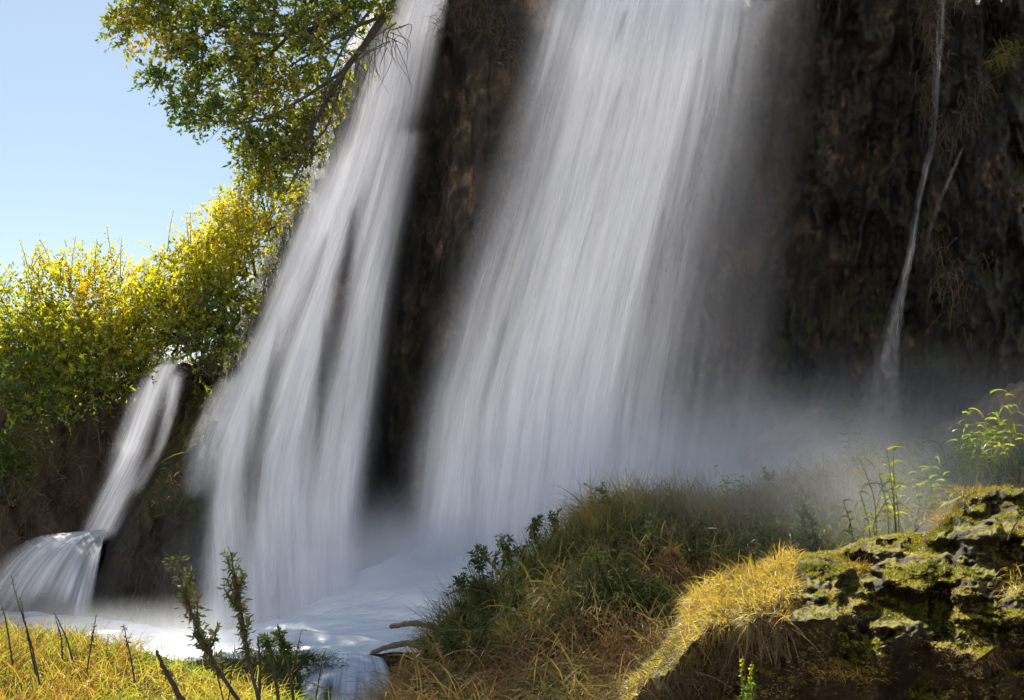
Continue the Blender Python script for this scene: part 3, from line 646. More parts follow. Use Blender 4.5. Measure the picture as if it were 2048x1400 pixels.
def stems(mb, base, c, r, n, rad, m=12, wig=.25):
    for _ in range(n):
        q = ball(1)[0]; e = c + q * r * .9
        mid = (base * .45 + e * .55) + RNG.normal(size=3) * wig * np.linalg.norm(e - base) * .4
        b = base + RNG.normal(size=3) * A([.25, .25, .05])
        pts = spline([b, (b + mid) / 2 + RNG.normal(size=3) * .1, mid, e], m)
        tube(mb, pts, np.linspace(rad, rad * .25, m), 4)
def bush(label, px, py, rx, ry, Y, tint_, n=330, L=.75, k=16, ls=.13, up=.7, gap=.34, spikes=0, seed=0, depth=1.0, droop=.15, ratio=.42, dark=None):
    c = P(px, py, Y); sc = Y / 1991 / 1.0; tint = tint_ - .04
    r = A([rx * sc, rx * sc * depth, ry * sc])
    base = P(px, py + ry, Y)
    t = thing('bush', base, label, 'bush', 'bushes on the left terrace')
    fl, tw, st = MB(), MB(), MB()
    shoots(fl, tw, c, r, n, L, k, ls, ratio, tint, up, droop, seed, gap)
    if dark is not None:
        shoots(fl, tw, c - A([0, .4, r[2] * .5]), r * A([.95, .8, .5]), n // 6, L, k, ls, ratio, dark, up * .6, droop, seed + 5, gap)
    for _ in range(spikes):           # thin upright sprays that break the outline
        a = c + A([RNG.uniform(-.9, .9) * r[0], RNG.uniform(-.5, .5) * r[1], r[2] * RNG.uniform(.45, .8)])
        h = RNG.uniform(.5, 1.3); lean = RNG.normal() * .25
        pts = spline([a, a + A([lean * .4, 0, h * .5]), a + A([lean, .1, h])], 7)
        tube(st, pts, np.linspace(.014, .005, 7), 3)
        m = 22; s = RNG.uniform(.35, 1, m)[:, None]; pp = a + (pts[-1] - a) * s + RNG.normal(size=(m, 3)) * .05
        leaves(fl, pp, RNG.normal(size=(m, 3)) + A([0, 0, .5]), ls * RNG.uniform(.5, 1, m), ratio, np.clip(tint + RNG.normal(size=m) * .15, 0, 1))
    stems(st, base, c, r, 14, .035)
    fl.build('foliage', BUSHLEAF, t, False); tw.build('twigs', BARK, t); st.build('stem', BARK, t)
    return t
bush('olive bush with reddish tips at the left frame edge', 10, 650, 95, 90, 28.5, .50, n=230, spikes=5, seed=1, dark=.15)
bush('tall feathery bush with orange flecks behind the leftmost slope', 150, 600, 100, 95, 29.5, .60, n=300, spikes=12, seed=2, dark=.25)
bush('dense yellow green bush right of the feathery orange flecked one', 265, 620, 85, 75, 29, .64, n=240, spikes=8, seed=3)
bush('bright golden bush directly above the narrow terrace waterfall', 335, 625, 75, 62, 28.4, .66, spikes=2, seed=4, n=300)
bush('yellow green bush with red tipped sprays against the sky', 395, 545, 75, 70, 29.6, .62, spikes=10, seed=5)
bush('lemon yellow bush just below the overhanging tree', 480, 470, 62, 85, 29.4, .60, spikes=7, seed=6, n=330)
bush('thin leafed bush tucked under the tree beside the left waterfall', 535, 400, 45, 65, 29.8, .55, spikes=3, seed=7, n=190, gap=.42)
bush('green shaded bush between the golden bush and the left waterfall', 445, 590, 55, 75, 28.4, .48, n=200, seed=8, dark=.1)
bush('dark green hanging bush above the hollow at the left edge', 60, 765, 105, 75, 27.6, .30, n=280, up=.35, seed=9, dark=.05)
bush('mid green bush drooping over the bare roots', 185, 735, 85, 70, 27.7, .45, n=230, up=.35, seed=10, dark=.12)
bush('small twiggy bush at the lip of the narrow waterfall', 275, 725, 45, 38, 27.9, .45, n=130, up=.4, seed=11, gap=.42)
bush('low olive scrub on the shoulder between narrow and left waterfalls', 420, 690, 45, 60, 28.0, .30, n=160, seed=12, gap=.42, up=.3)
bush('yellow green bush hanging over the bank above the hollow', 235, 690, 70, 50, 28.0, .55, n=200, up=.35, seed=14)
bush('small golden bush crouching over the dark notch of the narrow waterfall', 365, 665, 55, 38, 28.1, .62, n=150, up=.3, seed=15)
bush('broad yellow green bush in front of the reddish tipped one', 40, 700, 80, 55, 28.1, .52, n=210, up=.5, seed=16)
bush('tousled green gold bush in the middle of the terrace', 130, 690, 75, 55, 28.0, .55, n=210, up=.5, seed=17)
bush('big yellow green bush just outside the left frame edge', -120, 640, 110, 110, 29.0, .55, n=280, spikes=5, seed=18)
bush('rounded green bush beyond the left frame edge', -300, 650, 110, 110, 29.2, .45, n=280, spikes=5, seed=19)
bush('pale green scrub at the bottom of the dark hollow', 5, 930, 40, 75, 27.4, .2, n=150, seed=13, gap=.42, up=.3)

# ------------------------------------------------------------------ overhanging tree
tr = thing('tree', P(840, -150, 30.5), 'leafy tree leaning out left over the top of the waterfall', 'tree')
bmb = MB()
def br(ctrl, r0, r1, m=22, n=6): tube(bmb, spline([P(*c_) for c_ in ctrl], m), np.linspace(r0, r1, m), n)
trunk = MB(); tube(trunk, spline([P(860, -60, 31.2), P(850, -160, 30.8), P(790, -300, 30.2), P(740, -480, 30)], 18), np.linspace(.34, .2, 18), 9)
trunk.build('trunk', BARK, tr)
br([(850, -140, 30.8), (770, 30, 29.6), (690, 140, 29), (635, 235, 28.7), (600, 330, 28.6), (570, 390, 28.6)], .13, .02)
br([(840, -170, 30.7), (690, 20, 29.4), (560, 70, 29), (430, 50, 28.8), (330, 60, 28.6)], .12, .015)
br([(690, 140, 29), (600, 200, 28.6), (520, 240, 28.5), (430, 243, 28.4), (380, 238, 28.3)], .06, .01)
br([(800, -270, 30.3), (600, -110, 29.5), (420, -60, 29.2), (290, 20, 28.8)], .12, .015)
br([(800, -270, 30.3), (650, -40, 29.4), (560, 90, 29), (470, 140, 28.7), (390, 190, 28.4)], .09, .01)
br([(770, 30, 29.6), (700, 60, 29), (600, 120, 28.8), (520, 170, 28.6)], .07, .01)
br([(690, 140, 29), (650, 260, 28.4), (590, 300, 28.3), (530, 330, 28.2)], .05, .008)
br([(780, -30, 29.6), (690, 90, 28.6), (650, 190, 28.3), (640, 290, 28.1)], .05, .008)
br([(780, 0, 29.6), (720, 100, 28.5), (760, 95, 28.0), (800, 70, 27.9)], .03, .006)
br([(760, -360, 30), (560, -260, 29.5), (380, -200, 29), (250, -120, 28.8)], .12, .02)
for i in range(70):     # bare twigs that droop in front of the white water
    a = A([RNG.uniform(560, 800), 0]); a[1] = np.interp(a[0], [560, 640, 700, 800], [330, 200, 110, 40]) + RNG.uniform(-30, 40)
    e = a + A([RNG.uniform(-70, 50), RNG.uniform(40, 130)])
    Y0 = RNG.uniform(28.0, 28.9)
    br([(a[0], a[1], Y0), ((a[0] + e[0]) / 2 + RNG.uniform(-25, 25), (a[1] + e[1]) / 2 + RNG.uniform(-20, 10), Y0 - .2), (e[0], e[1], Y0 - .1)], .016, .004, 10, 3)
for i in range(150):    # tangled twigs inside the crown
    a = A([RNG.uniform(480, 800), RNG.uniform(-60, 260)])
    if a[1] > np.interp(a[0], [480, 640, 800], [330, 250, 60]): continue
    e = a + A([RNG.uniform(-130, 40), RNG.uniform(-60, 90)]); Y0 = RNG.uniform(28, 29.8)
    br([(a[0], a[1], Y0), ((a[0] + e[0]) / 2 + RNG.uniform(-25, 25), (a[1] + e[1]) / 2 + RNG.uniform(-30, 10), Y0 - .2), (e[0], e[1], Y0 + .2)], .02, .005, 9, 3)
bmb.build('branches', BARK, tr)
cl_, tw = MB(), MB()
CROWN = [(262, 55, 40, 48, .60, 50), (300, 20, 60, 50, .52, 70), (370, 20, 75, 70, .5, 110), (330, 100, 45, 30, .45, 40), (450, 50, 85, 80, .32, 150), (395, 140, 65, 50, .28, 95), (320, 160, 30, 18, .2, 20), (390, 215, 50, 30, .28, 70), (455, 225, 50, 30, .4, 50),  # autumn leaf tint, raised on some clumps to paint in sunlit yellow
         (480, 150, 90, 70, .38, 130), (560, 60, 100, 80, .28, 140), (560, 190, 70, 70, .55, 110), (600, 270, 45, 60, .78, 95), (575, 330, 35, 45, .75, 50), (500, 285, 45, 35, .3, 50), (525, 320, 40, 35, .35, 40), (650, 90, 80, 90, .35, 90), (660, 190, 50, 60, .6, 50), (730, 20, 70, 60, .3, 70), (620, 10, 110, 60, .25, 110),
         (420, -90, 150, 80, .3, 180), (600, -110, 160, 90, .3, 180), (760, -120, 110, 90, .3, 120), (300, -60, 80, 60, .5, 80), (680, -300, 300, 150, .35, 330), (450, -260, 200, 120, .4, 230)]
for i, (x, y, rx, ry, tt, n) in enumerate(CROWN):
    Y0 = np.interp(x, [250, 800], [28.6, 29.6]) + RNG.uniform(-.3, .3)
    sc = Y0 / 1991
    shoots(cl_, tw, P(x, y, Y0), A([rx * sc, max(rx, ry) * sc * .9, ry * sc]), int(n * (1.85 if x < 500 else 1.7)), .55, 15, .15, .5, min(tt + .18, .60), .12, .45, 40 + i, .42, .5, .08, gap_sc=1.6)
cl_.build('crown', TREELEAF, tr, False); tw.build('twigs', BARK, tr)

# ------------------------------------------------------------------ bare roots and hanging moss
def strands(label, regions, n, L, W, droop, t0, t1, cat, name, group=None, Yf=None, lean=(0, -.4, .1), spread=.5, mat=ROOTM, seg=7):
    mb = MB()
    for (x, y, rx, ry) in regions:
        m = n // len(regions)
        a = x + RNG.normal(size=m) * rx * .5; b = y + RNG.normal(size=m) * ry * .5
        p = P(a, b, Yf(a, b))
        d = A(lean) + RNG.normal(size=(m, 3)) * spread
        blades(mb, p, d, L * RNG.uniform(.4, 1.3, m), W * RNG.uniform(.6, 1.4, m), droop * RNG.uniform(.3, 1.6, m), np.clip(RNG.uniform(t0, t1, m), 0, 1), seg, taper=.8)
    return tag(mb.build(name, mat), label, cat, group)
hY = lambda a, b: np.interp(b, [740, 850, 1000, 1250], [28.6, 29.2, 29.0, 25.5]) + 0 * a
strands('tangle of bare pale roots hanging under the dark green bush', [(90, 860, 110, 50), (150, 900, 90, 60), (60, 930, 80, 60)], 300, 1.1, .02, 1.6, .45, .95, 'roots', 'dry_roots', Yf=hY, spread=.9, lean=(.1, -.5, .1))
strands('dry twigs sticking out above the hollow toward the narrow waterfall', [(240, 800, 60, 25), (265, 830, 40, 25)], 110, .9, .018, .5, .5, .95, 'twigs', 'dry_twigs', Yf=hY, lean=(.7, -.5, .1))
strands('brown dead brush clinging to the hollow wall above the fan cascade', [(60, 1010, 100, 60), (20, 1080, 70, 60), (130, 1000, 50, 40)], 420, .8, .018, 1.6, .25, .6, 'dry brush', 'dry_brush', Yf=hY, spread=.9)
cY = lambda a, b: cliff_Y(a, b) - .15
strands('thick brown hanging grass on the overhang between the two big waterfalls', [(960, 30, 70, 40), (1010, 60, 60, 50), (1020, 140, 40, 60), (1030, 200, 30, 40), (930, 15, 40, 25)], 900, 1.0, .018, 2.5, .2, .75, 'hanging grass', 'hanging_grass', Yf=cY)
strands('dark curled twigs at the lip right of the left waterfall', [(885, 30, 20, 30), (880, 65, 16, 16)], 60, .7, .02, 1.0, 0, .3, 'twigs', 'dry_twigs', Yf=lambda a, b: cliff_Y(a, b) - .8, spread=.9)
strands('wispy pale roots beside the upper left edge of the widest waterfall', [(1035, 290, 25, 60), (1010, 370, 30, 50), (985, 430, 25, 40), (960, 480, 30, 40)], 500, .8, .014, 2.5, .35, .8, 'hanging roots', 'hanging_roots', Yf=cY)
strands('ragged moss curtain lining the dark gap between the falls', [(900, 400, 60, 160), (870, 620, 40, 140), (840, 800, 30, 140), (900, 240, 60, 80)], 700, .7, .018, 2.2, 0, .5, 'hanging moss', 'hanging_moss', Yf=cY)
strands('ochre moss fringe hanging from the top of the right buttress', [(1930, 0, 60, 20), (2010, 15, 60, 30), (1860, 30, 30, 40), (1870, 100, 20, 60)], 800, .7, .018, 2.2, .2, .8, 'hanging moss', 'hanging_moss', Yf=cY)
strands('green grass tuft clinging high on the right edge of the buttress', [(2020, 95, 30, 25), (2000, 120, 25, 20)], 260, .55, .014, 1.4, .1, .6, 'grass tuft', 'grass_tuft', Yf=lambda a, b: cY(a, b) - .3, mat=BANKGRASS)
strands('shaggy brown moss curtain on the middle of the right buttress', [(1960, 190, 40, 50), (1945, 230, 30, 40), (1850, 190, 18, 50), (1890, 260, 30, 40)], 700, .75, .018, 2.6, .15, .65, 'hanging moss', 'hanging_moss', Yf=cY)
strands('golden brown moss beard on the lower right buttress', [(1890, 560, 50, 50), (1925, 600, 40, 60), (1960, 640, 50, 50), (1860, 480, 30, 50), (1990, 480, 50, 80)], 900, .8, .018, 2.6, .3, .9, 'hanging moss', 'hanging_moss', Yf=cY)
strands('dim brown root lumps in the dark recess beside the widest waterfall', [(1620, 520, 50, 80), (1660, 220, 60, 60), (1580, 400, 50, 100), (1640, 640, 50, 60), (1720, 330, 50, 60), (1740, 560, 40, 60)], 800, .5, .018, 2.2, .1, .7, 'hanging roots', 'hanging_roots', Yf=cY)
strands('scraggly brown weeds on the buttress beside the fan cascade', [(300, 1000, 60, 60), (270, 1100, 50, 70), (320, 1140, 50, 80), (350, 950, 40, 40), (290, 1190, 60, 60)], 800, .6, .016, 2.2, .1, .65, 'hanging weeds', 'hanging_weeds', Yf=cY)
strands('green brown grass fringe along the slope left of the left waterfall', [(430, 720, 40, 40), (400, 790, 30, 40), (380, 860, 30, 40), (470, 640, 30, 40), (500, 590, 20, 40), (530, 520, 20, 40), (560, 450, 18, 40), (595, 380, 18, 40)], 1500, .7, .016, 1.6, .15, .5, 'grass', 'hanging_grass', Yf=lambda a, b: cliff_Y(np.maximum(a, np.interp(b, *A(SIL).T) + 8), b) - .1, mat=BANKGRASS)

# pale slabs at the cliff foot on the right
def slab(label, px, py, Y, rx, ry, rz, rot, seed):
    c = P(px, py, Y); th = np.linspace(0, math.pi, 40)[:, None]; ph = np.linspace(0, 2 * math.pi, 64)[None]
    d = np.stack([np.sin(th) * np.cos(ph), np.sin(th) * np.sin(ph), np.cos(th) + 0 * ph], -1)
    k = .75 + .6 * (fbm(d[..., 0] * 2 + seed, d[..., 1] * 2, d[..., 2] * 2, seed, 4) - .3) + .6 * (fbm(d[..., 0] * 6 + seed, d[..., 1] * 7, d[..., 2] * 7, seed + 9, 4) - .5)
    v = d * k[..., None] * A([rx, ry, rz]); ca, sa = math.cos(rot), math.sin(rot)
    v = np.stack([v[..., 0] * ca - v[..., 2] * sa, v[..., 1], v[..., 0] * sa + v[..., 2] * ca], -1) + c
    tag(mesh('boulder', v.reshape(-1, 3), grid_faces(40, 64)[:, ::-1], PALEROCK), label, 'rock')
slab('pale slanting rock slab in the mist at the foot of the widest waterfall', 1560, 875, 25.9, 1.35, .8, .32, .6, 3)
slab('rounded pinkish rock half hidden by mist and grass', 1640, 935, 25.2, 1.1, .7, .6, .2, 4)
slab('broad dusty pink rock slope at the right foot of the cliff', 1990, 860, 25.6, 2.4, .9, .9, .5, 5)

def stone(label, px, py, Y, r, seed):
    c = P(px, py, Y); th = np.linspace(0, math.pi, 26)[:, None]; ph = np.linspace(0, 2 * math.pi, 40)[None]
    d = np.stack([np.sin(th) * np.cos(ph), np.sin(th) * np.sin(ph), np.cos(th) + 0 * ph], -1)
    k = .7 + .7 * (fbm(d[..., 0] * 2 + seed, d[..., 1] * 2, d[..., 2] * 2, seed, 4) - .3)
    tag(mesh('stone', (d * k[..., None] * A(r) + c).reshape(-1, 3), grid_faces(26, 40)[:, ::-1], WETROCK), label, 'rock')
stone('wet dark stone splitting the narrow waterfall at its lip', 362, 742, 28.25, (.42, .4, .30), 11)
stone('dark ledge stone left of the lip of the narrow waterfall', 285, 752, 28.6, (.5, .5, .35), 12)
stone('wet rounded ledge where the narrow waterfall turns into the fan cascade', 165, 1118, 27.0, (.75, .6, .75), 13)

# ------------------------------------------------------------------ weeds and reeds
def weed(label, pts, Y, r=.012, n=60, ls=.05, spread=.04, t0=.1, t1=.6, start=.35, seeds=0, dY=0, group=None, name='weed', cat='weed', side=0, ratio=.35, mat=None):
    pts = [P(a, b, Y + dY * i) for i, (a, b) in enumerate(pts)]
    t = thing(name, pts[0], label, cat, group)
    ln = spline(pts, 28)
    sm, lf_ = MB(), MB()
    tube(sm, ln + RNG.normal(size=ln.shape) * r * .15, np.linspace(r, r * .45, 28), 6)
    for k in range(side):
        i = RNG.integers(8, 24); a = ln[i]; e = a + A([RNG.uniform(-1, 1) * spread * 1.5, RNG.normal() * spread, spread * RNG.uniform(1, 2.4)])
        tube(sm, spline([a, (a + e) / 2 + A([0, 0, -.01]), e], 6), np.linspace(r * .5, r * .25, 6), 4)
        m = 26; s = RNG.random((m, 1)); leaves(lf_, a + (e - a) * s, RNG.normal(size=(m, 3)), ls * RNG.uniform(.5, 1, m), ratio, np.clip(RNG.uniform(t0, t1, m), 0, 1))
    nodes = np.sort(RNG.random(max(4, n // 22))); nd_ = RNG.integers(0, len(nodes), n)
    s = start + (1 - start) * np.clip(np.where(RNG.random(n) < .75, nodes[nd_] + RNG.normal(size=n) * .018, RNG.random(n)), 0, 1); i = np.minimum((s * 27).astype(int), 26); f = (s * 27 - i)[:, None]
    p = ln[i] * (1 - f) + ln[i + 1] * f
    d = RNG.normal(size=(n, 3)); d[:, 2] = d[:, 2] * .6 + .25
    sz = ls * RNG.uniform(.5, 1.3, n) * (1.15 - .6 * s)
    q = p + nrm(d) * spread * RNG.random((n, 1)) * (.25 + .9 * vn(s * 9, 0 * s, 0, int(RNG.integers(999))))[:, None]
    leaves(lf_, q, d, sz, ratio, np.clip(RNG.uniform(t0, t1, n), 0, 1))
    # drooping withered leaves hugging the stem
    m = n // 2; s = start + (1 - start) * RNG.random(m) * .8; j = (s * 26).astype(int)
    blades(lf_, ln[j], A([0, 0, .2]) + RNG.normal(size=(m, 3)) * .8, ls * RNG.uniform(.8, 1.5, m), ls * .28, 2.5, np.clip(RNG.uniform(t1 * .8, t1 + .3, m), 0, 1), 3)
    sm.build('stem', BARK, t); lf_.build('leaves', mat or WEEDLEAF, t, False)
    return t
weed('tall withered weed leaning left with ragged pale leaves in front of the left waterfall', [(490, 1420), (440, 1345), (405, 1280), (375, 1200), (350, 1120)], 5.6, .0125, 280, .06, .075, .2, .95, .28, side=9, ratio=.28)
weed('upright dark thistle stalk with a pointed leafy head in front of the left waterfall', [(522, 1420), (500, 1330), (485, 1240), (470, 1160), (462, 1105)], 5.6, .0115, 300, .052, .06, .1, .9, .33, side=9, ratio=.3)
weed('short dead stub leaning left above the yellow grass', [(372, 1420), (345, 1365), (325, 1330), (312, 1300)], 5.4, .017, 60, .035, .02, .6, 1, .1)
weed('short upright stalk right of the dark thistle stalk', [(518, 1400), (520, 1340), (516, 1272)], 6.2, .012, 40, .035, .015, .4, .9, .2)
weed('short weed with drooping head left of the small cascade', [(560, 1420), (548, 1340), (537, 1290), (528, 1276)], 6.2, .012, 110, .06, .04, .1, .5, .5)
weed('green topped weed nearest the small foreground cascade', [(590, 1420), (578, 1340), (566, 1290), (556, 1258)], 6.4, .012, 130, .065, .045, .05, .45, .55)
for k_, (x_, y_, dx_, lab) in enumerate([(420, 1330, -14, 'thin bare stalk left of the leaning withered weed'), (600, 1300, 10, 'slim dark stalk right of the green topped weed'), (645, 1345, 8, 'thin brown stalk at the left edge of the small cascade'),
                                         (468, 1335, 6, 'slender stem between the two tall stalks'), (250, 1290, -10, 'lone thin stem on the crest of the yellow grass'), (190, 1270, 8, 'fine dry stem above the yellow grass near the dark rock wedge')]):
    weed(lab, [(x_ - dx_ * 2, y_ + 75, ), (x_ - dx_, y_ + 20), (x_ + dx_ * .3, y_ - 40)], 6.6, .0055, 26, .04, .02, .3, 1, .4)
weed('tiny bare stalk between the leaning weed and the thistle', [(448, 1360), (444, 1330), (440, 1300)], 6.6, .006, 16, .03, .01, .4, .8, .4)
for i, (a, lab) in enumerate([([(80, 1370), (60, 1280), (35, 1200), (22, 1150)], 'longest thin red brown stem at the left edge of the sunny grass'),
                  ([(72, 1350), (55, 1270), (40, 1195)], 'thin brown stem beside the longest red stem'),
                  ([(25, 1330), (15, 1260), (5, 1215)], 'thin seeded stem closest to the left frame edge'),
                  ([(125, 1320), (122, 1275), (112, 1240)], 'short dark stem on the grass right of the red stems'),
                  ([(145, 1320), (130, 1270), (108, 1225)], 'bent dark stem crossing the short one on the sunny grass')]):
    weed(lab, a, 6.6, .006, 14, .025, .01, .8, 1, .4, name='dry_weed', cat='plant stem')
# along the crest of the shaded bank
BW = [([(1000, 1250), (985, 1200), (965, 1150), (955, 1108)], 14.2, 'dark leafy weed on the crest with the tallest narrow tip left of the group', 90),
      ([(985, 1250), (960, 1200), (930, 1180), (892, 1190)], 14.2, 'sprawling weed bending left over the white pool', 80),
      ([(975, 1250), (950, 1210), (925, 1175), (912, 1165)], 14.0, 'small forked weed under the sprawling one', 60),
      ([(1030, 1200), (1000, 1150), (975, 1120), (962, 1105)], 14.6, 'bare twisted weed stalk tipping left on the crest', 30),
      ([(1035, 1190), (1025, 1140), (1015, 1100), (1005, 1072)], 14.6, 'bushy green tipped weed in the middle of the crest', 100),
      ([(1050, 1180), (1048, 1130), (1040, 1098)], 14.6, 'stubby weed just right of the bushy green tipped one', 60),
      ([(1085, 1150), (1080, 1110), (1070, 1070), (1064, 1045)], 15, 'slim budded weed second highest on the crest', 80),
      ([(1130, 1110), (1120, 1080), (1112, 1055), (1106, 1038)], 15.4, 'highest budded weed beside the grassy hump', 70)]
for a, Y, lab, n in BW:
    weed(lab, a, Y, .016, n, .12, .10, .05, .6, .25, side=4, group='weeds on the bank crest')
for k_ in range(26):
    u_ = RNG.uniform(.06, .55, 1); v_ = RNG.uniform(.03, .5, 1); p_, _n = sample(MID, u_, v_); bx, by = proj(p_[0]); Yb = float(p_[0][1])
    hh = RNG.uniform(50, 120) * 14 / Yb; lx = RNG.uniform(-45, 25)
    weed('leafy green brown weed sticking up out of the shaded grassy bank', [(bx, by + 12), (bx + lx * .3, by - hh * .45), (bx + lx, by - hh)], Yb, .010, int(RNG.uniform(40, 110)), .12, .12, .1, .85, .2, side=3, group='weeds in the shaded bank grass')
# reeds in the mist
def reed(label, px, py, Y, h, n, lean, t0, t1, group=None):
    c = P(px, py, Y); t = thing('reed', c, label, 'reed', group)
    sm, lf_ = MB(), MB()
    for k in range(n):
        b = c + A([RNG.normal() * .14, RNG.normal() * .1, 0]); hh = h * RNG.uniform(.6, 1.05)
        ln = spline([b, b + A([lean * .25, 0, hh * .5]), b + A([lean + RNG.normal() * .15, -.1, hh])], 12)
        tube(sm, ln, np.linspace(.008, .004, 12), 4)
        m = 8; j = np.linspace(3, 11, m).astype(int)
        sgn = np.where(np.arange(m) % 2, 1, -1)
        d = np.stack([sgn * RNG.uniform(.4, 1, m), RNG.normal(size=m) * .5, RNG.uniform(.4, .9, m)], -1)
        blades(lf_, ln[j], d, h * RNG.uniform(.32, .5, m), .03, RNG.uniform(1.5, 2.8, m), np.clip(RNG.uniform(t0, t1, m), 0, 1), 7, taper=1.05)
    sm.build('stem', BARK if t1 < .2 else REEDM, t); lf_.build('leaves', REEDM, t)
reed('brightest sunlit reed clump arching above the mossy rock', 1790, 1075, 11.5, .95, 6, -.05, .5, 1)
reed('yellow green reed leaning left at the edge of the misty grass', 1725, 1090, 11.5, .7, 3, -.12, .5, 1)
reed('pale reed clump right of the brightest one behind the rock', 1860, 1040, 12.5, .75, 5, .05, .25, .7)
reed('dim green reed in front of the spray at the cliff foot', 1705, 965, 20, 1.6, 5, -.1, .1, .5)
reed('arching bright reed at the right frame edge in the haze', 2010, 930, 16, 1.1, 6, -.1, .3, .9)
reed('tall dim reed far right on the misty slope', 1930, 960, 17, 1.0, 5, -.1, .1, .5)
reed('wispy reed rising over the grassy hump against the white water', 1440, 1010, 15.5, .65, 3, .05, 0, .2)
reed('thin reed leaning out from the grassy hump toward the left', 1215, 1020, 15.2, .5, 4, -.15, 0, .2)
for k_ in range(12):
    x_ = RNG.uniform(1760, 2060); Y_ = RNG.uniform(17, 19.5)
    reed('green reed in the misty grass under the right buttress', x_, float(np.interp(x_, [1760, 2060], [975, 915])) + RNG.uniform(-5, 40), Y_, RNG.uniform(.7, 1.3), 5, RNG.uniform(-.15, .1), .3, .8, group='reeds under the right buttress')
# green clump by the cascade and broad leaved weeds
c0 = P(598, 1325, 15.2)
tuft('dark green grass clump hanging beside the small foreground cascade', 0, 0, 900, (.22, .12, .06), .28, .012, 1.4, .0, .3, BANKGRASS, (.1, -.1, 0), at=c0)
for pts, lab in (([(840, 1440), (838, 1400), (835, 1358)], 'blue green nettle low on the bank closest to the small cascade'),
                 ([(870, 1440), (872, 1400), (868, 1362)], 'leafy blue green nettle in the middle of the low bank patch'),
                 ([(905, 1430), (903, 1390), (908, 1350)], 'blue green nettle at the right end of the low bank patch')):
    weed(lab, pts, 10.6, .008, 110, .09, .10, .0, .3, .1, name='nettle', cat='plant', ratio=.6, mat=NETTLE)
# spotty plants on the rock
def mullein(label, px, py, Y, h, n):
    c = P(px, py, Y); t = thing('flower_spike', c, label, 'flower')
    sm, lf_, fw = MB(), MB(), MB()
    for k in range(n):
        b = c + A([.05 * (k - n / 2), 0, 0]); hh = h * (1 - .12 * k)
        ln = spline([b, b + A([-.01, 0, hh * .5]), b + A([.0, -.01, hh])], 10); tube(sm, ln, np.linspace(.004, .0025, 10), 4)
        m = 40; s = RNG.uniform(.6, 1, m); j = (s * 9).astype(int)
        leaves(fw, ln[j], RNG.normal(size=(m, 3)) + A([0, 0, .3]), .016 * RNG.uniform(.7, 1.3, m), .8, RNG.uniform(.45, .7, m))
        m = 24; j = (RNG.uniform(0, .5, m) * 9).astype(int)
        leaves(lf_, ln[j], RNG.normal(size=(m, 3)) + A([0, -.2, .1]), .045 * RNG.uniform(.7, 1.3, m), .4, RNG.uniform(.1, .5, m))
    sm.build('stem', REEDM, t); lf_.build('leaves', REEDM, t, False); fw.build('flower', BUSHLEAF, t, False)
mullein('yellow flowered spike pair in front of the hanging dry grass', 1505, 1400, 5.7, .24, 2)
weed('dark seed stalk with a yellow leaf rising behind the golden grass', [(1512, 1140), (1505, 1110), (1495, 1080)], 7.4, .006, 26, .03, .012, .7, 1, .3)
weed('short reddish seed stalk at the right end of the golden grass', [(1550, 1120), (1548, 1105), (1546, 1092)], 7.4, .006, 20, .02, .012, .8, 1, .2)
weed('pale seedy stem arching left above the golden grass', [(1420, 1160), (1424, 1120), (1432, 1065)], 7.6, .004, 26, .02, .012, .3, .8, .5)
weed('orange bent stem leaning at the right frame edge', [(2015, 1080), (2030, 1050), (2048, 1025), (2060, 1020)], 6.6, .006, 10, .02, .01, .8, 1, .4)

# ------------------------------------------------------------------ sticks
def stick(label, ctrl, r0, r1):
    m = 40; ln = spline([P(*c_) for c_ in ctrl], m); mb = MB()
    rr = np.linspace(r0, r1, m) * (1 + .35 * (fbm(np.arange(m) / 2.0, 0 * np.arange(m), 0, 401, 2) - .5)); rr[0] *= .4; rr[-1] *= .5
    tube(mb, ln + RNG.normal(size=ln.shape) * r0 * .1, rr, 8)
    n = 70; j = RNG.integers(2, m - 2, n); blades(mb, ln[j], A([0, -.2, -.3]) + RNG.normal(size=(n, 3)) * .6, .07, .012, 1, .5, 2)
    tag(mb.build('branch', TWIG), label, 'branch')
stick('curved broken branch arching over the white pool', [(779, 1254, 14.2), (815, 1247, 14.1), (850, 1250, 14), (880, 1262, 14), (905, 1285, 14.1)], .035, .045)
stick('mossy log lying at the pool edge beside the small cascade', [(742, 1306, 14.8), (775, 1294, 14.5), (805, 1288, 14.3), (840, 1290, 14.1), (870, 1300, 14)], .03, .06)

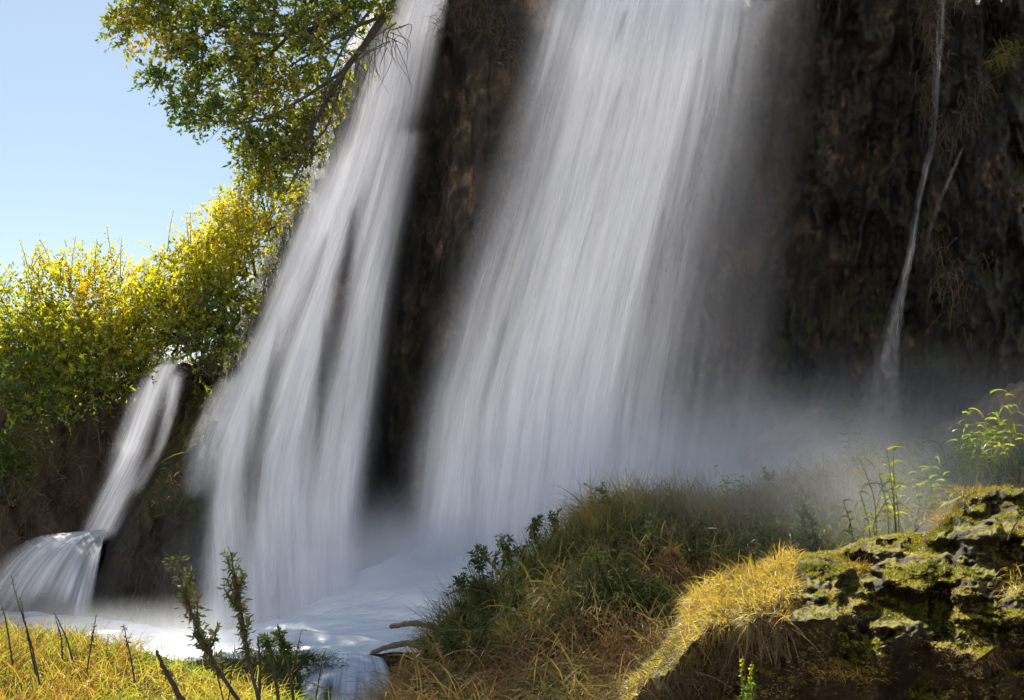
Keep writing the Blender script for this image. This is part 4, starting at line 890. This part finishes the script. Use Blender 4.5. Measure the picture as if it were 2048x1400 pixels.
# ------------------------------------------------------------------ spray
def mist(cx, cy_, Y, r, dens, aniso=.1):
    m, nt, nd, out = M('spray')
    pv = nd('ShaderNodeVolumePrincipled', {'Color': (.93, .95, 1, 1), 'Density': dens, 'Anisotropy': aniso})
    nt.links.new(pv.outputs[0], out.inputs['Volume'])
    geo = nd('ShaderNodeNewGeometry').outputs['Position']
    rel = nd('ShaderNodeVectorMath', {0: geo, 1: tuple(P(cx, cy_, Y))}, operation='SUBTRACT').outputs[0]
    rel = nd('ShaderNodeVectorMath', {0: rel, 1: tuple(r)}, operation='DIVIDE').outputs[0]
    ln = nd('ShaderNodeVectorMath', {0: rel}, operation='LENGTH').outputs['Value']
    fal = maprange(nd, ln, 1.0, .15); fal = math_(nd, 'MULTIPLY', fal, fal)
    nz = maprange(nd, noise(nd, geo, .55, 3, .6, .5), .3, .7, .35, 1.5)
    nt.links.new(math_(nd, 'MULTIPLY', math_(nd, 'MULTIPLY', fal, nz), dens), pv.inputs['Density'])
    th = np.linspace(0, math.pi, 17)[:, None]; ph = np.linspace(0, 2 * math.pi, 33)[None]
    d = np.stack([np.sin(th) * np.cos(ph), np.sin(th) * np.sin(ph), np.cos(th) + 0 * ph], -1)
    o = mesh('mist', d.reshape(-1, 3), grid_faces(17, 33)[:, ::-1], m); o.location = P(cx, cy_, Y); o.scale = r
    o['kind'] = 'stuff'
mist(800, 1150, 23.6, (7.2, 3.0, 2.5), .26)
mist(830, 1120, 23.4, (4.2, 2.0, 1.5), .5)
mist(1250, 1020, 23.0, (6.0, 3.2, 3.6), .24)
mist(1560, 960, 22.6, (4.5, 3.4, 3.2), .24)
mist(1850, 930, 20.0, (6.5, 4.0, 2.8), .15, .4)
mist(1560, 1000, 15.5, (4.6, 2.8, 2.0), .11, .5)
mist(1720, 985, 12.2, (2.6, 1.8, 1.1), .12, .5)
mist(330, 1290, 19.2, (4.8, 2.0, 1.0), .5, .4)
mist(80, 1250, 24, (2.6, 2.4, 1.3), .12)
